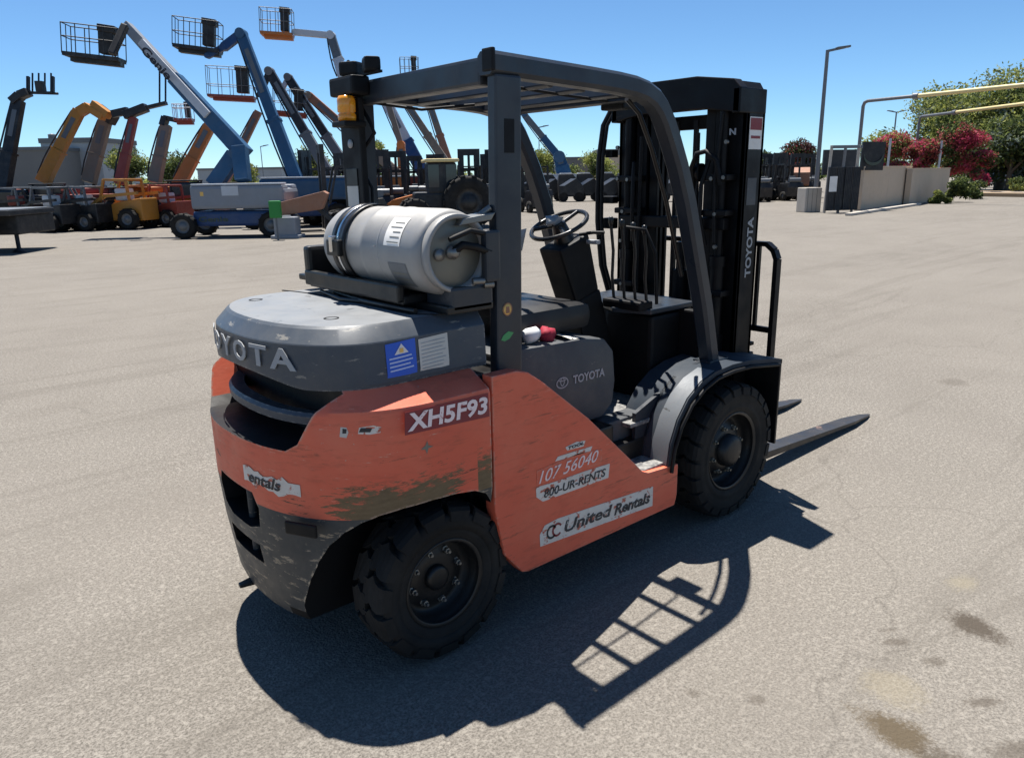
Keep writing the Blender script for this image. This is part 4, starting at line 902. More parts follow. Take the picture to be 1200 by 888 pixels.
def lift(label, u, v, D, pts, ws, mats, cagep, floor, chassis='deep_blue', turret='turret_grey', heading=0, size=1.0, rails='boom_grey', letters=None):
    base = at(u, v, D); base.z = 0; ax = hd(heading); t = thing('boom_lift', label, 'boom lift', base, GRP_B)
    mb = MB(); bx(mb, base, ax, 1.35*size, .75*size, .38*size, .88*size, .08); bx(mb, local(base, ax, 0, 0, 0), ax, 1.9*size, .3*size, .42*size, .70*size, .05); mb.build('chassis', chassis, t, base)
    mb = MB(); bx(mb, local(base, ax, .25*size, -.55*size, 0), ax, 1.55*size, .38*size, .95*size, 1.72*size, .1); bx(mb, local(base, ax, .25*size, .55*size, 0), ax, 1.55*size, .38*size, .95*size, 1.72*size, .1); bx(mb, local(base, ax, 1.5*size, 0, 0), ax, .35*size, .9*size, .95*size, 1.6*size, .12); mb.build('turret', turret, t, base)
    mb = MB(); bx(mb, local(base, ax, .25*size, -.55*size, 0), ax, 1.50*size, .34*size, 1.722*size, 1.78*size, .02); mb.build('turret_cover', 'boom_white', t, base)
    for x in (-1.6, 1.35):
        for y in (-.95, .95): roadwheel(t, base, local(base, ax, x*size, y*size, .42*size), ax, .42*size, .32*size)
    P_ = [at(a, b_, D+dd) for a, b_, dd in pts]
    for i in range(len(P_)-1):
        nm = 'boom' if ws[i] > .3 else 'jib'
        if ws[i] > .3 and len(mats[i]) == 2: boom(t, base, P_[i], P_[i+1], ws[i], ws[i]*.8, mats[i][0], tipmat=mats[i][1])
        else: MB().beam(P_[i], P_[i+1], ws[i], ws[i]*.9, Fh, bev=.02).build(nm, mats[i][0], t, base)
        MB().tube([P_[i+1]-Fh*ws[i]*.5, P_[i+1]+Fh*ws[i]*.5], ws[i]*.40, 14).build('pivot', mats[i][0], t, base)
    if cagep:
        cu, cv, L, W, H, tl, rot, dd = cagep; cage(t, base, at(cu, cv, D+dd), hd(rot), L, W, H, floor, rails, tilt=tl)
    return t
# front blue lift: folded riser, white-lettered main boom up to the left
b1 = lift('blue boom lift with grey engine covers, nearest machine left of the forklift', 284, 272, 23.6, [(250, 218, 0), (275, 182, 0), ], [.45], [('boom_blue',)], (111, 68, 1.62, .75, .88, .11, 8, 0), 'machine_black', 'deep_blue', rails='machine_black', size=.9)
bb = b1.location.copy(); D1 = 23.3
MB().beam(at(285, 212, D1), at(281, 172, D1), .42, .4, Fh, bev=.03).build('boom', 'boom_blue', b1, bb)
mbx = MB(); mbx.beam(at(288, 182, D1+.3), at(205, 92, D1+.3), .50, .40, Fh, .42, bev=.03); mbx.build('boom', 'boom_blue', b1, bb)
mbx = MB(); mbx.beam(at(243, 135, D1+.06), at(165, 49, D1+.06), .26, .10, Fh, .22, bev=.01); mbx.build('boom_panel', 'boom_white', b1, bb)
mbx = MB(); mbx.beam(at(205, 92, D1+.3), at(148, 30, D1+.3), .36, .34, Fh, .28, bev=.03); mbx.build('boom_section', 'turret_grey', b1, bb)
mbx = MB(); mbx.beam(at(147, 30, D1-.4), at(131, 64, D1-.6), .20, .2, Fh, bev=.03); mbx.build('jib', 'machine_black', b1, bb)
mbx = MB(); mbx.beam(at(240, 138, D1+.7), at(268, 172, D1+.7), .12, .12, Fh); mbx.build('lift_ram', 'machine_black', b1, bb)
dv = (at(205, 92, D1)-at(165, 48, D1)); dn = dv.normalized(); un = Uv*1.0; un = (un-dn*un.dot(dn)).normalized()
vs, fs = text_geo('Genie', 1.25, .24, .004, .03); mbx = MB(); p0 = at(168, 56, D1-.16)
mbx.add([p0+dn*p[0]+un*(p[1]-.14)-Fh*p[2] for p in vs], fs); mbx.build('lettering', 'ink', b1, bb)
# small decals on its covers
bxc = local(bb, hd(0), .1, -.945, 1.35)
for dx, w_, m_ in ((-.25, .50, 'boom_white'), (-1.1, .10, 'yellow_print')):
    mbx = MB(); bx(mbx, local(bb, hd(0), .3+dx, -.842, 0), hd(0), w_/2, .004, 1.25, 1.25+(.28 if w_ > .2 else .12), 0); mbx.build('decal', m_, b1, bb)
vs, fs = text_geo('Genie', .9, .16, .004, .03); mbx = MB(); h0 = hd(0); mbx.add([local(bb, h0, -1.05+p[0], -.680-p[2], .48+p[1]) for p in vs], fs); mbx.build('lettering', 'leaf_blue', b1, bb)
lift('second blue boom lift whose tall steep boom ends in a jib bent left', 352, 256, 28, [(352, 222, 0), (283, 40, 0), (262, 56, 0), (243, 66, 0)], [.46, .30, .22], [('boom_blue', 'boom_blue'), ('deep_blue',), ('deep_blue',)], (232, 58, 1.60, .8, .98, .12, 8, 0), 'machine_black', 'deep_blue', 'boom_blue', 15, rails='machine_black')
lift('boom lift with orange basket and pale boom curving down behind the rear pillar', 425, 250, 33, [(432, 212, 0), (403, 92, 0), (388, 42, 0), (345, 38, 0)], [.5, .45, .26], [('boom_white', 'boom_white'), ('boom_white', 'boom_grey'), ('boom_white',)], (325, 41, 1.35, .8, 1.0, .06, 8, 0), 'lift_orange', 'machine_black', 'lift_orange', 20)
lift('boom lift with long red basket and dark boom crossing behind the second blue one', 395, 246, 36, [(392, 215, 0), (316, 84, 0), (304, 112, 0)], [.50, .26], [('boom_grey', 'machine_black'), ('machine_black',)], (272, 114, 2.1, .9, 1.3, .05, 10, 0), 'lift_red', 'machine_black', 'lift_red', 15)
lift('dark boom lift with small red basket at its tip, right of the second blue lift', 415, 245, 38, [(418, 214, 0), (338, 91, 0), (328, 110, 0)], [.48, .22], [('boom_grey', 'machine_black'), ('boom_white',)], (340, 133, 1.6, .9, 1.1, .10, 10, 0), 'lift_red', 'machine_black', 'boom_grey', 25)
lift('boom lift with rust and beige boom rising to the left behind the pillar box', 470, 244, 40, [(476, 212, 0), (362, 112, 0)], [.50], [('boom_beige', 'crate_brown')], None, 'lift_red', 'machine_black', 'lift_red', 0)
lift('boom lift with small red basket seen just above the left cab roof', 500, 242, 44, [(497, 205, 0), (452, 118, 0), (478, 96, 0)], [.72, .25], [('deep_blue', 'boom_white'), ('machine_black',)], (480, 90, 1.05, .8, 1.0, 0, 10, 0), 'lift_red', 'deep_blue', 'deep_blue', 10)
lift('beige boom lift leaning left, seen through the cab behind the tank', 528, 240, 47, [(526, 196, 0), (470, 112, 0)], [.52], [('boom_beige', 'boom_beige')], None, 'lift_red', 'machine_black', 'boom_beige', 0)
lift('brown boom lift standing steeper behind the yellow roofed tractor', 540, 239, 49, [(528, 196, 0), (500, 112, 0)], [.50], [('crate_brown', 'boom_beige')], None, 'lift_red', 'machine_black', 'crate_brown', 0)
lift('orange boom lift with upright thin boom behind the pillar wiring', 470, 246, 41, [(473, 218, 0), (470, 170, 0), (455, 122, 0)], [.55, .3], [('lift_orange', 'lift_orange'), ('boom_beige',)], None, 'lift_red', 'machine_black', 'lift_orange', 0)
lift('far blue boom lift seen through the open side of the cab', 655, 226, 62, [(661, 206, 0), (655, 184, 0), (614, 134, 0), (604, 131, 0)], [1.2, .6, .32], [('boom_blue', 'boom_blue'), ('boom_blue', 'boom_grey'), ('boom_grey',)], None, 'deep_blue', 'boom_blue', 'boom_white', 0)

# skid steer loaders and other low machines in front of the handlers
def skid(label, u, v, D, body, heading, seatmat='machine_black', wh=.42, k=.78):
    n0 = len(bpy.data.objects)
    base = at(u, v, D); base.z = 0; ax = hd(heading); t = thing('skid_loader', label, 'skid loader', base, 'skid loaders in the left row')
    mb = MB(); mb.prism([(-1.3, .35), (.9, .35), (1.0, .8), (.2, 1.0), (-.5, 1.15), (-1.3, 1.25)], -.55, .55, bev=.05)
    sy = V((-ax.y, ax.x, 0)); mb.v = [tuple(local(base, ax, x, y, z)) for x, y, z in mb.v]; mb.build('body', body, t, base)
    mb = MB()
    for y in (-.5, .5):
        pts = [(-.75, 1.1), (-.70, 1.95), (.30, 2.0), (.62, 1.1)]
        for a, b_ in zip(pts, pts[1:]): mb.beam(local(base, ax, a[0], y, a[1]), local(base, ax, b_[0], y, b_[1]), .09, .09)
    bx(mb, local(base, ax, -.2, 0, 0), ax, .55, .52, 1.95, 2.03, .03); mb.build('cab_frame', body if body != 'machine_black' else 'boom_grey', t, base)
    mb = MB(); bx(mb, local(base, ax, -.2, 0, 0), ax, .25, .3, 1.15, 1.65, .08); mb.build('seat', seatmat, t, base)
    for y in (-.72, .72):
        mb = MB()
        for a, b_ in (((-1.3, 1.45), (.2, 1.35)), ((.2, 1.35), (1.25, .75)), ((1.25, .75), (1.4, .35))): mb.beam(local(base, ax, a[0], y, a[1]), local(base, ax, b_[0], y, b_[1]), .16, .12)
        mb.build('lift_arm', body, t, base)
    mb = MB(); mb.prism([(1.35, .08), (2.1, .08), (2.1, .14), (1.5, .22), (1.42, .75), (1.35, .75)], -.85, .85); mb.v = [tuple(local(base, ax, x, y, z)) for x, y, z in mb.v]; mb.build('bucket', 'boom_grey', t, base)
    for x in (-.75, .6):
        for y in (-.72, .72): roadwheel(t, base, local(base, ax, x, y, wh), ax, wh, .3, 'boom_grey')
    t.scale = (k, k, k)
skid('dark skid loader with bucket to the left, beyond the flatbed', 62, 266, 27.5, 'machine_black', 160, 'white_cloth')
skid('dark skid loader with white topped body beside the yellow one', 100, 264, 28, 'machine_black', 165, 'white_cloth')
skid('yellow skid loader with open cab frame and white seat', 146, 262, 28.5, 'amber_body', 170, 'white_cloth', k=.9)
skid('small dark skid loader at the far left edge behind the flatbed', 20, 264, 29, 'machine_black', 170, 'lift_red')
skid('orange skid loader between the yellow one and the dark wheels of the row', 172, 259, 31, 'lift_orange', 20, 'machine_black')
skid('dark skid loader seen between the two first dark ones', 82, 258, 31, 'machine_black', 20, 'lift_red')
skid('black skid loader between the grey weight block and the brown bucket', 352, 258, 30, 'machine_black', 15, 'boom_grey')
skid('dark skid loader behind the green box, under the second blue boom', 330, 250, 36, 'machine_black', 10, 'lift_red')
skid('small black skid loader low behind the far end of the row', 120, 256, 33, 'machine_black', 10, 'white_cloth')
skid('red skid loader half hidden behind the front wheel of the blue lift', 196, 262, 29.5, 'lift_red', 160, 'white_cloth')
# flatbed at the left edge
base = gp(30, 294); ax = hd(4); t = thing('flatbed_trailer', 'black flatbed trailer deck on a landing leg at the left edge', 'trailer', base)
mb = MB(); bx(mb, local(base, ax, -1.75, 0, 0), ax, 2.1, 1.1, .93, 1.06, .02); mb.build('deck', 'machine_black', t, base)
mb = MB(); bx(mb, local(base, ax, -1.72, 0, 0), ax, 2.05, 1.04, 1.061, 1.085, 0); mb.build('deck_top', 'boom_grey', t, base)
for k in range(7):
    mb = MB(); bx(mb, local(base, ax, -3.4+k*.52, -1.06, 0), ax, .20, .03, .42, .93, .01); mb.build('side_panel', 'machine_black', t, base)
mb = MB(); bx(mb, local(base, ax, -1.75, .3, 0), ax, 2.0, .9, .45, .93, .03); mb.build('frame', 'machine_black', t, base)
mb = MB(); mb.tube([local(base, ax, .12, -.5, .9), local(base, ax, .12, -.5, .12), local(base, ax, .12, -.5, .02)], [.05, .05, .18]); mb.build('landing_leg', 'machine_black', t, base)
# green box and grey block next to the blue lift
base = gp(338, 279); mb = MB(); bx(mb, base, hd(0), .32, .3, .02, .62, .04); bx(mb, base, hd(0), .42, .36, .0, .10, .02); bx(mb, base, hd(0), .12, .1, .62, .66, .02)
o = mb.build('weight_block', 'turret_grey'); tag(o, 'grey counterweight block on the ground right of the blue lift', 'block')
base = gp(326, 281); t = thing('signal_post', 'bright green box on a thin post beside the grey block', 'post', base)
mb = MB(); mb.tube([base, base+Z*1.0], .03); mb.build('post', 'boom_grey', t, base)
mb = MB(); bx(mb, base, hd(0), .16, .10, .62, 1.10, .03); mb.build('box', 'safety_green', t, base)
base = gp(360, 276); ax = hd(10); t = thing('loader_bucket', 'rusty brown loader bucket raised beside the dark forklift', 'bucket', base)
mb = MB(); mb.prism([(-.85, .62), (.55, .80), (.75, 1.25), (.62, 1.33), (-.80, 1.00), (-.92, .85)], -.6, .6, bev=.02); mb.v = [tuple(local(base, ax, x, y, z)) for x, y, z in mb.v]; mb.build('bucket_shell', 'crate_brown', t, base)
mb = MB()
for y in (-.3, .3): mb.beam(local(base, ax, .2, y, 1.0), local(base, ax, 1.0, y, .25), .12, .1); mb.beam(local(base, ax, 1.0, y, .25), local(base, ax, 1.1, y, .0), .12, .1)
mb.build('bucket_arm', 'machine_black', t, base)
base = gp(482, 262); ax = hd(5); t = thing('loader_bucket', 'orange loader bucket in front of the yellow roofed tractor', 'bucket', base)
mb = MB(); mb.prism([(-.85, .15), (.5, .15), (.60, .95), (.45, 1.15), (-.6, .90), (-.92, .7)], -.7, .7, bev=.02); mb.v = [tuple(local(base, ax, x, y, z)) for x, y, z in mb.v]; mb.build('bucket_shell', 'lift_orange', t, base)

# far forklifts: one built, the rest copied
GF = 'dark forklifts parked in the yard behind'
def far_forklift():
    t = thing('far_forklift', 'x', 'forklift', (0, 0, 0), GF)
    mb = MB(); mb.prism([(-1.2, .25), (.6, .25), (.6, .6), (-.1, .65), (-.3, 1.0), (-1.15, 1.05), (-1.25, .8)], -.5, .5, bev=.04); mb.build('body', 'machine_black', t)
    mb = MB()
    for y in (-.45, .45):
        mb.beam((-.75, y, 1.0), (-.70, y, 2.08), .08, .08); mb.beam((-.7, y, 2.08), (.3, y, 2.05), .08, .08); mb.beam((.3, y, 2.05), (.6, y, .9), .07, .07)
    for x in (-.5, -.3, -.1, .1): mb.beam((x, -.45, 2.06), (x, .45, 2.06), .05, .04)
    mb.build('roof_guard', 'machine_black', t)
    mb = MB()
    for y in (-.32, .32): mb.box(.66, .80, y-.12, y+.12, .1, 2.75)
    for z in (.3, 1.2, 1.9): mb.box(.70, .76, -.2, .2, z, z+.12)
    mb.box(.67, .79, -.2, .2, 2.5, 2.75).box(.70, .76, -.05, .05, .42, 2.5)
    mb.build('mast', 'machine_black', t)
    mb = MB(); mb.box(-.75, -.35, -.22, .22, 1.0, 1.12, .03).box(-.8, -.7, -.2, .2, 1.1, 1.4, .03); mb.build('seat', 'boom_grey', t)
    mb = MB(); mb.tube([(-1.05, -.35, 1.18), (-1.05, .35, 1.18)], .13, 12); mb.build('gas_tank', 'boom_grey', t)
    for y in (-.28, .28): MB().beam((.84, y, .05), (1.9, y, .05), .04, .1, (0, 1, 0)).build('fork', 'machine_black', t)
    for x, r_ in ((-.8, .27), (.35, .34)):
        for y in (-.5, .5):
            w_ = MB().lathe([(r_*.5, -.08), (r_, -.08), (r_, .08), (r_*.5, .08)], (x, y, r_), 'y', 20).build('wheel', 'rubber', t); MB().lathe([(0, -.06), (r_*.5, -.06), (r_*.5, .06), (0, .06)], (x, y, r_), 'y', 16).build('rim', 'boom_grey', w_)
    return t
ff = far_forklift()
spots = [(408, 262, 25, 200, 'dark forklift directly behind the left end of the gas tank'), (384, 258, 29, 170, 'dark forklift between the brown bucket and the rear pillar'), (447, 258, 29, 100, 'dark forklift mast and guard seen just right of the beacon pillar'), (466, 256, 31, 95, 'dark forklift behind the pillar wiring, left of the orange bucket'),
         (392, 254, 32, 60, 'dark forklift with raised mast between brown bucket and pillar box'), (488, 246, 38, 100, 'dark forklift behind the orange bucket'), (568, 247, 37, 70, 'dark forklift mast close left of the near rear pillar'), (552, 252, 30, 95, 'forklift with tall dark mast right of the tractor cab'), (578, 250, 31, 80, 'dark forklift half hidden behind the near rear pillar'), (625, 246, 36, 110, 'dark forklift showing through the cab behind the steering wheel'),
         (884, 238, 44, 95, 'forklift mostly hidden by the big mast edge, nearest of the right row'), (899, 236, 50, 60, 'dark forklift in the second rank of the right row, first from the mast'), (926, 236, 51, 110, 'dark forklift in the second rank of the right row, under the plum tree'), (946, 236, 49, 80, 'dark forklift behind the concrete block, partly hidden by the lamp post'),
         (508, 248, 36, 80, 'dark forklift behind the cab of the yellow roofed tractor'), (425, 250, 33, 95, 'dark forklift hidden by the rear pillar except its mast top'), (893, 238, 46, 75, 'dark forklift right behind the edge of the big mast'), (905, 238, 47, 80, 'second dark forklift from the mast in the right row'), (918, 239, 45, 100, 'third dark forklift from the mast, with the largest wheel of the row'), (935, 238, 47, 85, 'dark forklift last in the right row, beside the concrete block')]
for i, (u, v, D, h_, lab) in enumerate(spots):
    p = at(u, v, D); p.z = 0; a = hd(h_); rz = math.atan2(a.y, a.x)
    if i == 0: ff.location = p; ff.rotation_euler = (0, 0, rz); ff['label'] = lab
    else: dup(ff, p, lab, rz)
base = at(937, 237, 45.5); base.z = 0; ax = hd(70); t = thing('loader_bucket', 'small brown loader bucket leaning in the row of dark forklifts at the right', 'bucket', base)
mb = MB(); mb.prism([(-.5, .9), (.3, .8), (.5, 1.7), (.3, 1.9), (-.45, 1.6)], -.45, .45, bev=.02); mb.v = [tuple(local(base, ax, x, y, z)) for x, y, z in mb.v]; mb.build('bucket_shell', 'crate_brown', t, base)
# tractor with yellow roof
base = gp(530, 262); base = at(530, 258, 26); base.z = 0; ax = hd(12); t = thing('tractor', 'tractor with pale yellow cab roof and big ribbed rear tyre behind the gas tank', 'tractor', base)
mb = MB(); bx(mb, base, ax, 1.3, .5, .6, 1.2, .08); mb.build('body', 'machine_black', t, base)
mb = MB(); bx(mb, local(base, ax, -.35, 0, 0), ax, .48, .50, 1.15, 2.15, .06); mb.build('cab', 'machine_black', t, base)
for x in (-.66, -.06): mb = MB(); bx(mb, local(base, ax, x+.02, -.508, 0), ax, .18, .006, 1.35, 2.08, 0); mb.build('window', 'glass', t, base)
mb = MB()
for x in (-.87, -.35, .17):
    for y in (-.53, .53): mb.beam(local(base, ax, x, y, 1.1), local(base, ax, x, y, 2.22), .07, .07)
mb.build('cab_frame', 'machine_black', t, base)
mb = MB(); bx(mb, local(base, ax, -.35, 0, 0), ax, .58, .62, 2.16, 2.27, .05); mb.build('roof', 'tube_yellow', t, base)
for y in (-.85, .85): roadwheel(t, base, local(base, ax, .45, y, .85), ax, .85, .45, 'machine_black', .2)
for y in (-.75, .75): roadwheel(t, base, local(base, ax, -1.3, y, .5), ax, .5, .3, 'machine_black')
# row of compact loaders with sloping white covers, far across the yard
def cart():
    t = thing('compact_loader', 'small black loader with sloping white hood in the far row', 'loader', (0, 0, 0), 'black and white compact loaders in the far row')
    mb = MB(); mb.prism([(-.8, .35), (.8, .35), (.85, .9), (.3, 1.5), (.1, 1.75), (-.8, 1.75), (-.85, 1.2)], -.55, .55, bev=.04); mb.build('body', 'machine_black', t)
    mb = MB(); mb.prism([(-.80, 1.02), (-.45, 1.02), (.30, 1.46), (-.05, 1.46)], -.60, -.552, bev=.006); mb.build('hood', 'boom_white', t)
    mb = MB(); mb.box(-.7, .05, -.5, .5, 1.76, 1.82, .02); mb.build('roof', 'boom_white', t)
    mb = MB()
    for x in (-.5, .5): mb.tube([(x, -.58, .3), (x, .58, .3)], .3, 14)
    mb.build('wheels', 'rubber', t); return t
c0 = cart(); k = 0
for u in (622, 646, 668, 690, 714, 738, 762, 786):
    p = gp(u, 236); a = hd(0); rz = math.atan2(a.y, a.x); dd = rnd.uniform(-.6, .6)
    if k == 0: c0.location = p+Fh*dd; c0.rotation_euler = (0, 0, rz); c0['label'] = 'small black loader with sloping white hood, leftmost of the far row'
    else: dup(c0, p+Fh*dd, ['', 'second compact loader from the left in the far row, below the blue boom', 'third compact loader from the left, just right of the far blue boom', 'fourth compact loader from the left in the far row', 'fifth compact loader, next before the mast hoses', 'compact loader partly behind the mast hoses', 'compact loader mostly behind the left mast rail', 'compact loader last of the far row behind the mast'][k], rz)
    k += 1

# ------------------------------------------------------------ buildings, walls, gate, lamps
def building(label, u0, u1, vtop, D, mat, dep=8, par=.3, wins=()):
    A = at(u0, 207, D); B = at(u1, 207, D); base = (A+B)/2; base.z = 0; ax = V((B.x-A.x, B.y-A.y, 0)); L = ax.length/2; ax.normalize(); h = at((u0+u1)/2, vtop, D).z
    t = thing('building', label, 'building', base); sy = V((-ax.y, ax.x, 0)); q = 1 if sy.dot(Fh) > 0 else -1
    c_ = base+sy*(q*dep/2); mb = MB(); bx(mb, c_, ax, L, dep/2, 0, h, 0); mb.build('wall', mat, t, base)
    mb = MB(); bx(mb, c_, ax, L+.12, dep/2+.12, h, h+par, 0); mb.build('parapet', 'building_grey' if mat != 'building_grey' else 'boom_grey', t, base)
    for x, z0, w_, h_ in wins:
        mb = MB(); bx(mb, base+ax*(x*L)-sy*q*.03, ax, w_/2, .05, z0, z0+h_, 0); mb.build('window', 'glass', t, base)
building('low dark grey building at the far left behind the black telehandler', -60, 64, 177, 75, 'building_grey')
building('pale grey building with dark roof edge behind the amber boom', 54, 122, 168, 80, 'building_light', par=.5)
building('distant flat tan building between the beige booms and the trees', 232, 330, 199, 120, 'building_light')
building('distant brown flat building over the trees behind the cab', 700, 770, 182, 130, 'wall_stucco', par=1.0)
building('distant grey building behind the tree at the left of the mast', 660, 705, 186, 140, 'building_grey')
p0 = at(60, 160, 80); t = thing('roof_vent', 'small round vent standing on the pale grey building', 'vent', (p0.x, p0.y, 0)); mb = MB(); mb.tube([at(61, 172, 82), at(61, 161, 82)], .1); mb.lathe([(0, .3), (.4, .2), (.4, -.2), (0, -.3)], at(61, 160, 82), 'z', 12); mb.build('vent', 'boom_grey', t, (p0.x, p0.y, 0))

def pole_lamp(label, u, vb, vt, D, arms, th=.09):
    base = at(u, 210, D); base.z = 0; t = thing('street_lamp', label, 'street lamp', base, 'lamp posts'); h = at(u, vt, D).z
    mb = MB(); mb.tube([base, base+Z*.6], th*1.8, 10); mb.build('footing', 'concrete', t, base)
    mb = MB(); mb.tube([base, base+Z*h], [th, th*.75], 10); mb.build('pole', 'tube_grey', t, base)
    for s in arms:
        mb = MB(); mb.beam(base+Z*(h-.05), base+Z*(h+.12)+Rh*(s*.9), .09, .12, Z); mb.build('arm', 'tube_grey', t, base)
        mb = MB(); mb.beam(base+Z*(h+.08)+Rh*(s*.45), base+Z*(h+.16)+Rh*(s*1.15), .32, .10, Z, bev=.02); mb.build('lamp_head', 'boom_grey', t, base)
pole_lamp('tall dark lamp post with one arm to the right, beside the gate', 957, 245, 65, 41, (1,), .12)
pole_lamp('small distant lamp post with arms on both sides in front of the trees', 1042, 210, 133, 95, (-1, 1), .11)
pole_lamp('thin distant lamp post between the two blue boom lifts', 309, 210, 172, 110, (1,), .07)
pole_lamp('thin distant pole over the shrubs left of the far blue boom', 632, 205, 150, 90, (1,), .06)
# concrete block
base = gp(950, 249); ax = hd(10); t = thing('concrete_block', 'pale concrete barrier block at the foot of the gate post', 'barrier', base)
mb = MB(); bx(mb, base+Fh*.3, ax, .36, .34, 0, 1.0, .03); mb.build('block', 'concrete', t, base)
for k in range(3): mb = MB(); bx(mb, base-Fh*.045+ax*(-.2+k*.2), ax, .008, .006, .02, .98, 0); mb.build('groove', 'boom_grey', t, base)
# gate of dark panels, two leaves, with pale posts above
GA, GB = gp(966, 250), gp(1004, 249); axg = (GB-GA).normalized(); sy = V((-axg.y, axg.x, 0)); Lg = (GB-GA).length
t = thing('gate', 'dark panelled gate with a white notice on its left leaf', 'gate', GA)
gd = (GA-CAM).dot(Fw); zt = at(985, 196, gd).z; z2 = at(985, 171, gd).z
for k in range(4):
    c_ = GA+axg*(Lg*(k+.5)/4); mb = MB(); bx(mb, c_, axg, Lg/8-.02, .05, .1, zt, .01); mb.build('panel', 'gate_panel', t, GA)
    for j in range(5):
        mb = MB(); bx(mb, c_+axg*(Lg/4*(j-2)/5.2)-sy*.055*(1 if sy.dot(Fh) > 0 else -1), axg, .012, .012, .12, zt-.02, 0); mb.build('rib', 'machine_black', t, GA)
for k in range(3):
    mb = MB(); mb.tube([GA+axg*(Lg*(.05+.42*k))+Fh*.2, GA+axg*(Lg*(.05+.42*k))+Z*z2], .06, 8); mb.build('gate_post', 'concrete' if k != 1 else 'tube_grey', t, GA)
mb = MB(); bx(mb, GA+axg*(Lg*.5), axg, Lg*.47, .05, z2-.12, z2, .01); mb.build('top_rail', 'tube_grey', t, GA)
mb = MB(); bx(mb, GA+axg*(Lg*.16)-Fh*.1, axg, .16, .01, zt-.95, zt-.35, 0); mb.build('notice', 'white_print', t, GA)
mb = MB(); bx(mb, GA+axg*(Lg*.5)+Fh*.6, axg, Lg*.5, .05, zt-.3, z2-.15, 0); mb.build('mesh_screen', 'gate_panel', t, GA)
# dark board with pale crescent emblem right of the gate
p = at(1022, 183, gd+1.0); t = thing('sign_board', 'dark square board with a pale ring emblem above the beige wall', 'sign', (p.x, p.y, 0)); bp_ = V((p.x, p.y, 0))
mb = MB(); mb.beam(at(1009, 183, gd+1), at(1036, 183, gd+1), 1.15, .08, Fh); mb.build('board', 'machine_black', t, bp_)
cc = at(1024, 183, gd+.9); mb = MB(); vs = []
for j in range(25):
    a = math.pi*(1.0+1.15*j/24)-.25
    for rr in (.40, .40-.13*math.sin(math.pi*j/24)): vs.append(cc+Rh*rr*math.cos(a)+Z*rr*(.95)*math.sin(a))
mb.add(vs, [(2*i, 2*i+1, 2*i+3, 2*i+2) for i in range(24)]); mb.build('ring_emblem', 'leaf_blue', t, bp_)
# beige wall panels
def wallrun(label, A, B, h, th=.25):
    ax = (B-A).normalized(); L = (B-A).length; t = thing('yard_wall', label, 'wall', A)
    n_ = 1 if L < 3 else 2; 
    for k in range(n_):
        mb = MB(); bx(mb, A+ax*(L*(k+.5)/n_)+Fh*th/2, ax, L/n_/2-.003, th/2, 0, h, .004); mb.build('wall_panel', 'wall_stucco', t, A)
    mb = MB(); bx(mb, (A+B)/2+Fh*th/2, ax, L/2, th/2+.03, h, h+.06, .01); mb.build('coping', 'wall_stucco', t, A)
wA, wB = gp(1006, 247), gp(1062, 240); d1 = (wA-CAM).dot(Fw)
wallrun('beige stucco wall from the gate to the gap', wA, wB, at(1006, 197, d1).z)
wA2, wB2 = gp(1063, 241), gp(1108, 232); wallrun('beige stucco wall right of the gap, ending at the flowering bushes', wA2, wB2, at(1063, 199, (wA2-CAM).dot(Fw)).z)
for u, vt, lab in ((1036, 163, 'thin lilac pole behind the beige wall near the sign board'), (1095, 166, 'thin lilac pole in front of the tallest bougainvillea')):
    b_ = at(u, 235, 47); b_.z = 0; o = MB().tube([(0, 0, 0), (0, 0, at(u, vt, 47).z)], .07).build('pole', 'boom_white'); o.location = b_; tag(o, lab, 'pole')
# pipe gantry over the entrance: two long yellow tubes on grey legs
def gantry(label, pu, D, u1, v0, v1, D1_):
    A = at(pu, v0, D); b_ = V((A.x, A.y, 0)); B = at(u1, v1, D1_); B.z = A.z; t = thing('pipe_gantry', label, 'gantry', b_, 'pipe gantries over the entrance')
    mb = MB(); q = (B-A).normalized(); mb.tube([b_, V((A.x, A.y, A.z-.25)), V((A.x, A.y, A.z-.07))+q*.07, A+q*.25, A.lerp(B, .35)], .09, 10); mb.build('leg', 'tube_grey', t, b_)
    mb = MB(); mb.tube([A.lerp(B, .35), B, B+q*3], .10, 10); mb.build('crossbar', 'tube_yellow', t, b_)
    mb = MB(); mb.tube([A.lerp(B, .33), A.lerp(B, .36)], .15, 10); mb.build('coupling', 'tube_grey', t, b_)
gantry('near pipe gantry with grey leg by the gate and yellow bar to the right edge', 1012, 40, 1215, 119, 98, 33)
gantry('farther pipe gantry whose yellow bar shows below the near one', 1078, 52, 1215, 137, 119, 42)

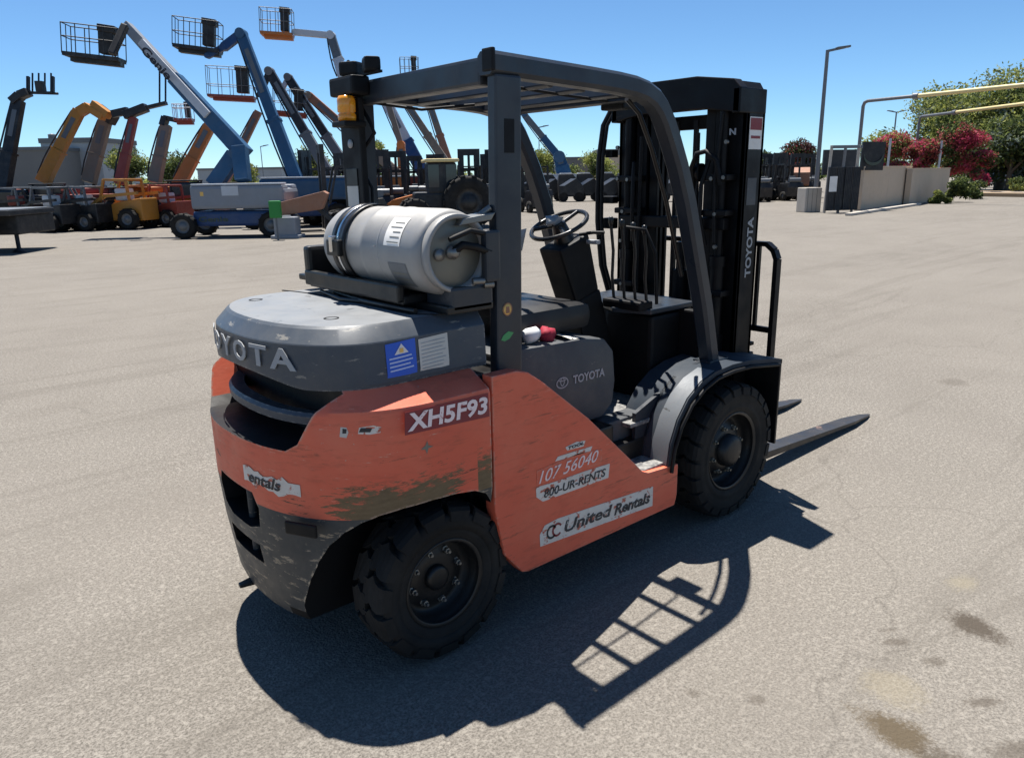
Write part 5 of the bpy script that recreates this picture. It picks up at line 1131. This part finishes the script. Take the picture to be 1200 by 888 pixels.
# ------------------------------------------------------------ plants
def foliage(name, centers, n, leaf, seed, mats, probs, parent=None, org=(0, 0, 0), droop=0):
    rg = np.random.default_rng(seed); cs = np.array([list(c[:3]) for c in centers]); rs = np.array([c[3:6] for c in centers])
    wt = (rs.prod(1))**.66; wt /= wt.sum(); k = rg.choice(len(cs), n, p=wt)
    d = rg.normal(size=(n, 3)); d /= np.linalg.norm(d, axis=1)[:, None]; r = rg.random(n)**(1/2.2)
    r *= 1+.12*rg.normal(size=n)
    P_ = cs[k]+d*r[:, None]*rs[k]
    # break the crown up: keep leaves where a coarse pattern is dense
    f = np.sin(P_[:, 0]*2.3+seed)+np.sin(P_[:, 1]*2.7+seed*2)+np.sin(P_[:, 2]*3.3+seed*.7); P_ = P_[f > -1.7]; n = len(P_)
    a = rg.normal(size=(n, 3)); a[:, 2] += droop; a /= np.linalg.norm(a, axis=1)[:, None]; b_ = rg.normal(size=(n, 3)); b_ = np.cross(a, b_); b_ /= np.linalg.norm(b_, axis=1)[:, None]
    s_ = leaf*(.6+.8*rg.random(n))[:, None]
    q = np.stack([P_-a*s_, P_+b_*s_*.45, P_+a*s_, P_-b_*s_*.45], 1).reshape(-1, 3)-np.array(org)
    me = bpy.data.meshes.new(name); me.vertices.add(4*n); me.vertices.foreach_set('co', q.ravel()); me.loops.add(4*n); me.loops.foreach_set('vertex_index', np.arange(4*n, dtype=np.int32))
    me.polygons.add(n); me.polygons.foreach_set('loop_start', np.arange(0, 4*n, 4, dtype=np.int32)); me.polygons.foreach_set('loop_total', np.full(n, 4, dtype=np.int32))
    for m_ in mats: me.materials.append(M[m_])
    # clumps share a tone
    fc = np.sin(P_[:, 0]*1.7+3*seed)*np.sin(P_[:, 1]*1.9)+np.sin(P_[:, 2]*2.9+seed)*.6+rg.normal(size=n)*.55; o_ = np.argsort(np.argsort(fc))/n
    mi = np.searchsorted(np.cumsum(probs)/sum(probs), o_).clip(0, len(mats)-1).astype(np.int32); me.polygons.foreach_set('material_index', mi); me.update(); me.validate()
    o = bpy.data.objects.new(name, me); C.objects.link(o)
    if parent is not None: o.parent = parent
    return o
def tree(label, u0, u1, vt, D, n, mats, probs, name='tree', cat='tree', seed=1, group='trees beyond the yard', trunk=True, leaf=.12, zlo=.25):
    s_ = D/880; c_ = at((u0+u1)/2, 207, D); base = V((c_.x, c_.y, 0)); H = at((u0+u1)/2, vt, D).z; W = (u1-u0)*s_/2
    t = thing(name, label, cat, base, group); r_ = random.Random(seed); cl = []
    m_ = min(30, max(8, int(W*H*.8))); RR = min(W, H*(1-zlo)*.62)
    for i in range(m_):
        rr = RR*r_.uniform(.34, .55); x = r_.uniform(-1, 1)*(W-rr*.8)
        top = H*(.62+.38*math.sqrt(max(0, 1-(x/W)**2))); zz = r_.uniform(H*zlo+rr*.6, max(H*zlo+rr*.7, top-rr*.75)); p = base+Rh*x+Fh*(r_.uniform(-.7, .7)*W*.7)
        cl.append((p.x, p.y, zz, rr*1.1, rr*1.1, rr*.85))
    cl.append((base.x, base.y, H-RR*.45, RR*.7, RR*.7, RR*.5))
    foliage('crown', cl, n, leaf, seed, mats, probs, t, base)
    if trunk:
        mb = MB(); mb.tube([base, base+Z*H*.25, base+Z*H*.5+Rh*.1], [.05*W+.06, .04*W+.05, .05], 8)
        for i in range(6):
            c2 = cl[i]; mb.tube([base+Z*H*(.22+.03*i), V((c2[0], c2[1], c2[2]))], [.025*W+.04, .02], 6)
        mb.build('trunk', 'bark', t, base)
G3 = ['leaf_dark', 'leaf_mid', 'leaf_light']
tree('rounded green tree behind the red telehandler boom', 128, 176, 172, 70, 5000, G3, [3, 4, 3], seed=3)
tree('low dark green tree between the brown and orange booms', 186, 232, 178, 72, 4000, G3, [5, 4, 1], seed=4)
tree('dusty green bushy tree behind the turret of the blue lift', 262, 306, 188, 70, 4000, ['leaf_mid', 'leaf_light', 'boom_beige'], [4, 4, 1], seed=5)
tree('green tree behind the feet of the two dark booms', 336, 394, 172, 66, 5000, G3, [3, 4, 3], seed=6)
tree('green tree seen past the wiring of the rear pillar', 424, 458, 166, 66, 4000, G3, [2, 4, 4], seed=8)
tree('green tree behind the tractor and the beige booms', 470, 560, 196, 75, 4000, G3, [3, 4, 2], seed=9)
tree('pale green shrub tree left of the far blue boom', 618, 662, 172, 80, 5000, G3, [1, 4, 6], seed=10)
tree('pale green trees right of the far blue boom', 664, 722, 178, 85, 6000, G3, [1, 4, 6], seed=11)
tree('green tree partly hidden behind the left mast rail', 715, 800, 184, 85, 4000, G3, [2, 4, 4], seed=12)
tree('dark plum tree behind the row of forklifts at the right', 903, 962, 164, 62, 7000, ['leaf_plum', 'leaf_dark', 'petal_red'], [6, 3, 1], seed=13)
tree('dull green tree between the mast and the plum tree', 870, 915, 178, 64, 4000, G3, [5, 3, 1], seed=14)
tree('small bright green tree behind the gate and the beige wall', 1006, 1062, 153, 58, 5000, G3, [1, 3, 5], seed=15)
tree('large feathery green tree at the right edge over the cars', 1074, 1270, 84, 58, 90000, G3+['leaf_blue'], [2, 5, 8, 2], seed=16, leaf=.13, zlo=.15)
tree('lower grey green tree under the large feathery tree at the right', 1130, 1235, 140, 54, 14000, ['leaf_dark', 'leaf_mid', 'leaf_blue'], [4, 4, 4], seed=17, leaf=.16, zlo=.1)
GBu = 'flowering bushes behind the beige wall'
tree('bougainvillea with reddish orange flowers behind the first wall', 1022, 1070, 156, 50, 12000, ['leaf_mid', 'petal_red', 'leaf_light', 'petal_pink'], [2, 4, 2, 2], 'flowering_bush', 'bush', 21, GBu, False, .085, .3)
tree('bougainvillea with dark red flowers spilling over the gap in the wall', 1058, 1102, 164, 47, 10000, ['leaf_plum', 'petal_red', 'leaf_mid', 'petal_pink'], [3, 4, 1, 1], 'flowering_bush', 'bush', 22, GBu, False, .085, .3)
tree('tallest bougainvillea, pink red, right of the lilac pole', 1088, 1142, 144, 49, 14000, ['leaf_dark', 'leaf_mid', 'petal_red', 'petal_pink'], [2, 2, 5, 2], 'flowering_bush', 'bush', 23, GBu, False, .085, .15)
tree('bougainvillea bush with the brightest magenta flowers at the end of the row', 1134, 1163, 176, 48, 4500, ['leaf_dark', 'leaf_mid', 'petal_red', 'petal_pink'], [1, 1, 2, 5], 'flowering_bush', 'bush', 24, GBu, False, .08, .2)
GS = 'low green shrubs by the kerb'
for i, (u0, u1, vt, vb, lab) in enumerate(((1094, 1120, 222, 240, 'small round shrub at the end of the beige wall'), (1112, 1142, 208, 238, 'taller dark shrub under the magenta flowers'), (1134, 1164, 212, 234, 'low shrub at the right under the flowering bush'), (1160, 1230, 208, 229, 'low hedge in front of the parked cars'))):
    tree(lab, u0, u1, vt, gdep((u0+u1)/2, vb)+.6, 3500, G3, [4, 4, 3], 'shrub', 'shrub', 30+i, GS, False, .07, .02)
# raised bed with kerb, drive and parked cars
kb = MB(); A, B = gp(1120, 229), gp(1290, 232); ax = (B-A).normalized()
bx(kb, (A+B)/2+Fh*2.2, ax, (B-A).length/2, 2.0, 0, .22, .02); o = kb.build('planting_bed', 'soil'); struct(o)
kb = MB(); bx(kb, (A+B)/2+Fh*.1, ax, (B-A).length/2+.2, .12, 0, .26, .02); struct(kb.build('kerb', 'concrete'))
kb = MB(); bx(kb, gp(1040, 246)+(B-A)*0, (gp(1100, 238)-gp(985, 256)).normalized(), 5.2, .12, 0, .10, .02); struct(kb.build('kerb', 'concrete'))
def car(label, u, D, h_, mat):
    p = at(u, 207, D); p.z = 0; a = hd(h_); t = thing('parked_car', label, 'car', p, 'parked cars at the right edge', math.atan2(a.y, a.x))
    mb = MB(); pr = [(-2.2, .35), (-2.25, .8), (-2.1, 1.0), (-1.2, 1.08), (1.0, 1.0), (2.0, .85), (2.25, .6), (2.2, .35)]; mb.prism(pr, -.88, .88, bev=.06); mb.build('body', mat, t)
    mb = MB(); mb.prism([(-1.9, 1.03), (-1.4, 1.45), (.2, 1.47), (1.1, 1.0)], -.74, .74, bev=.05); mb.build('windows', 'glass', t)
    mb = MB(); mb.prism([(-1.5, 1.44), (-1.35, 1.50), (.15, 1.52), (.35, 1.42)], -.70, .70, bev=.02); mb.build('roof', mat, t)
    for x in (-1.35, 1.35):
        for y in (-.8, .8):
            w_ = MB().lathe([(.18, -.1), (.33, -.1), (.33, .1), (.18, .1)], (x, y, .33), 'y', 20).build('wheel', 'rubber', t); MB().lathe([(0, -.105), (.19, -.105), (.19, .105), (0, .105)], (x, y, .33), 'y', 14).build('rim', 'nut_steel', w_)
car('silver parked car seen behind the hedge at the right edge', 1180, 66, 15, 'car_silver')
car('white parked car farther back at the right edge', 1196, 74, 160, 'car_white')
car('dark parked car left of the silver one behind the flowering bushes', 1160, 78, 20, 'car_dark')
# far hedge line closing the view
tr = []; rq = random.Random(99)
for u in range(-40, 1260, 14):
    p = at(u, 206, 150+rq.uniform(-15, 15)); hh = rq.uniform(1.6, 3.6); tr.append((p.x, p.y, hh*.5, 3.0, 3.0, hh*.62))
o = foliage('distant_trees', tr, 26000, .45, 77, G3, [4, 4, 1]); o['kind'] = 'stuff'; tag(o, 'distant line of dusty green trees along the horizon', 'trees')
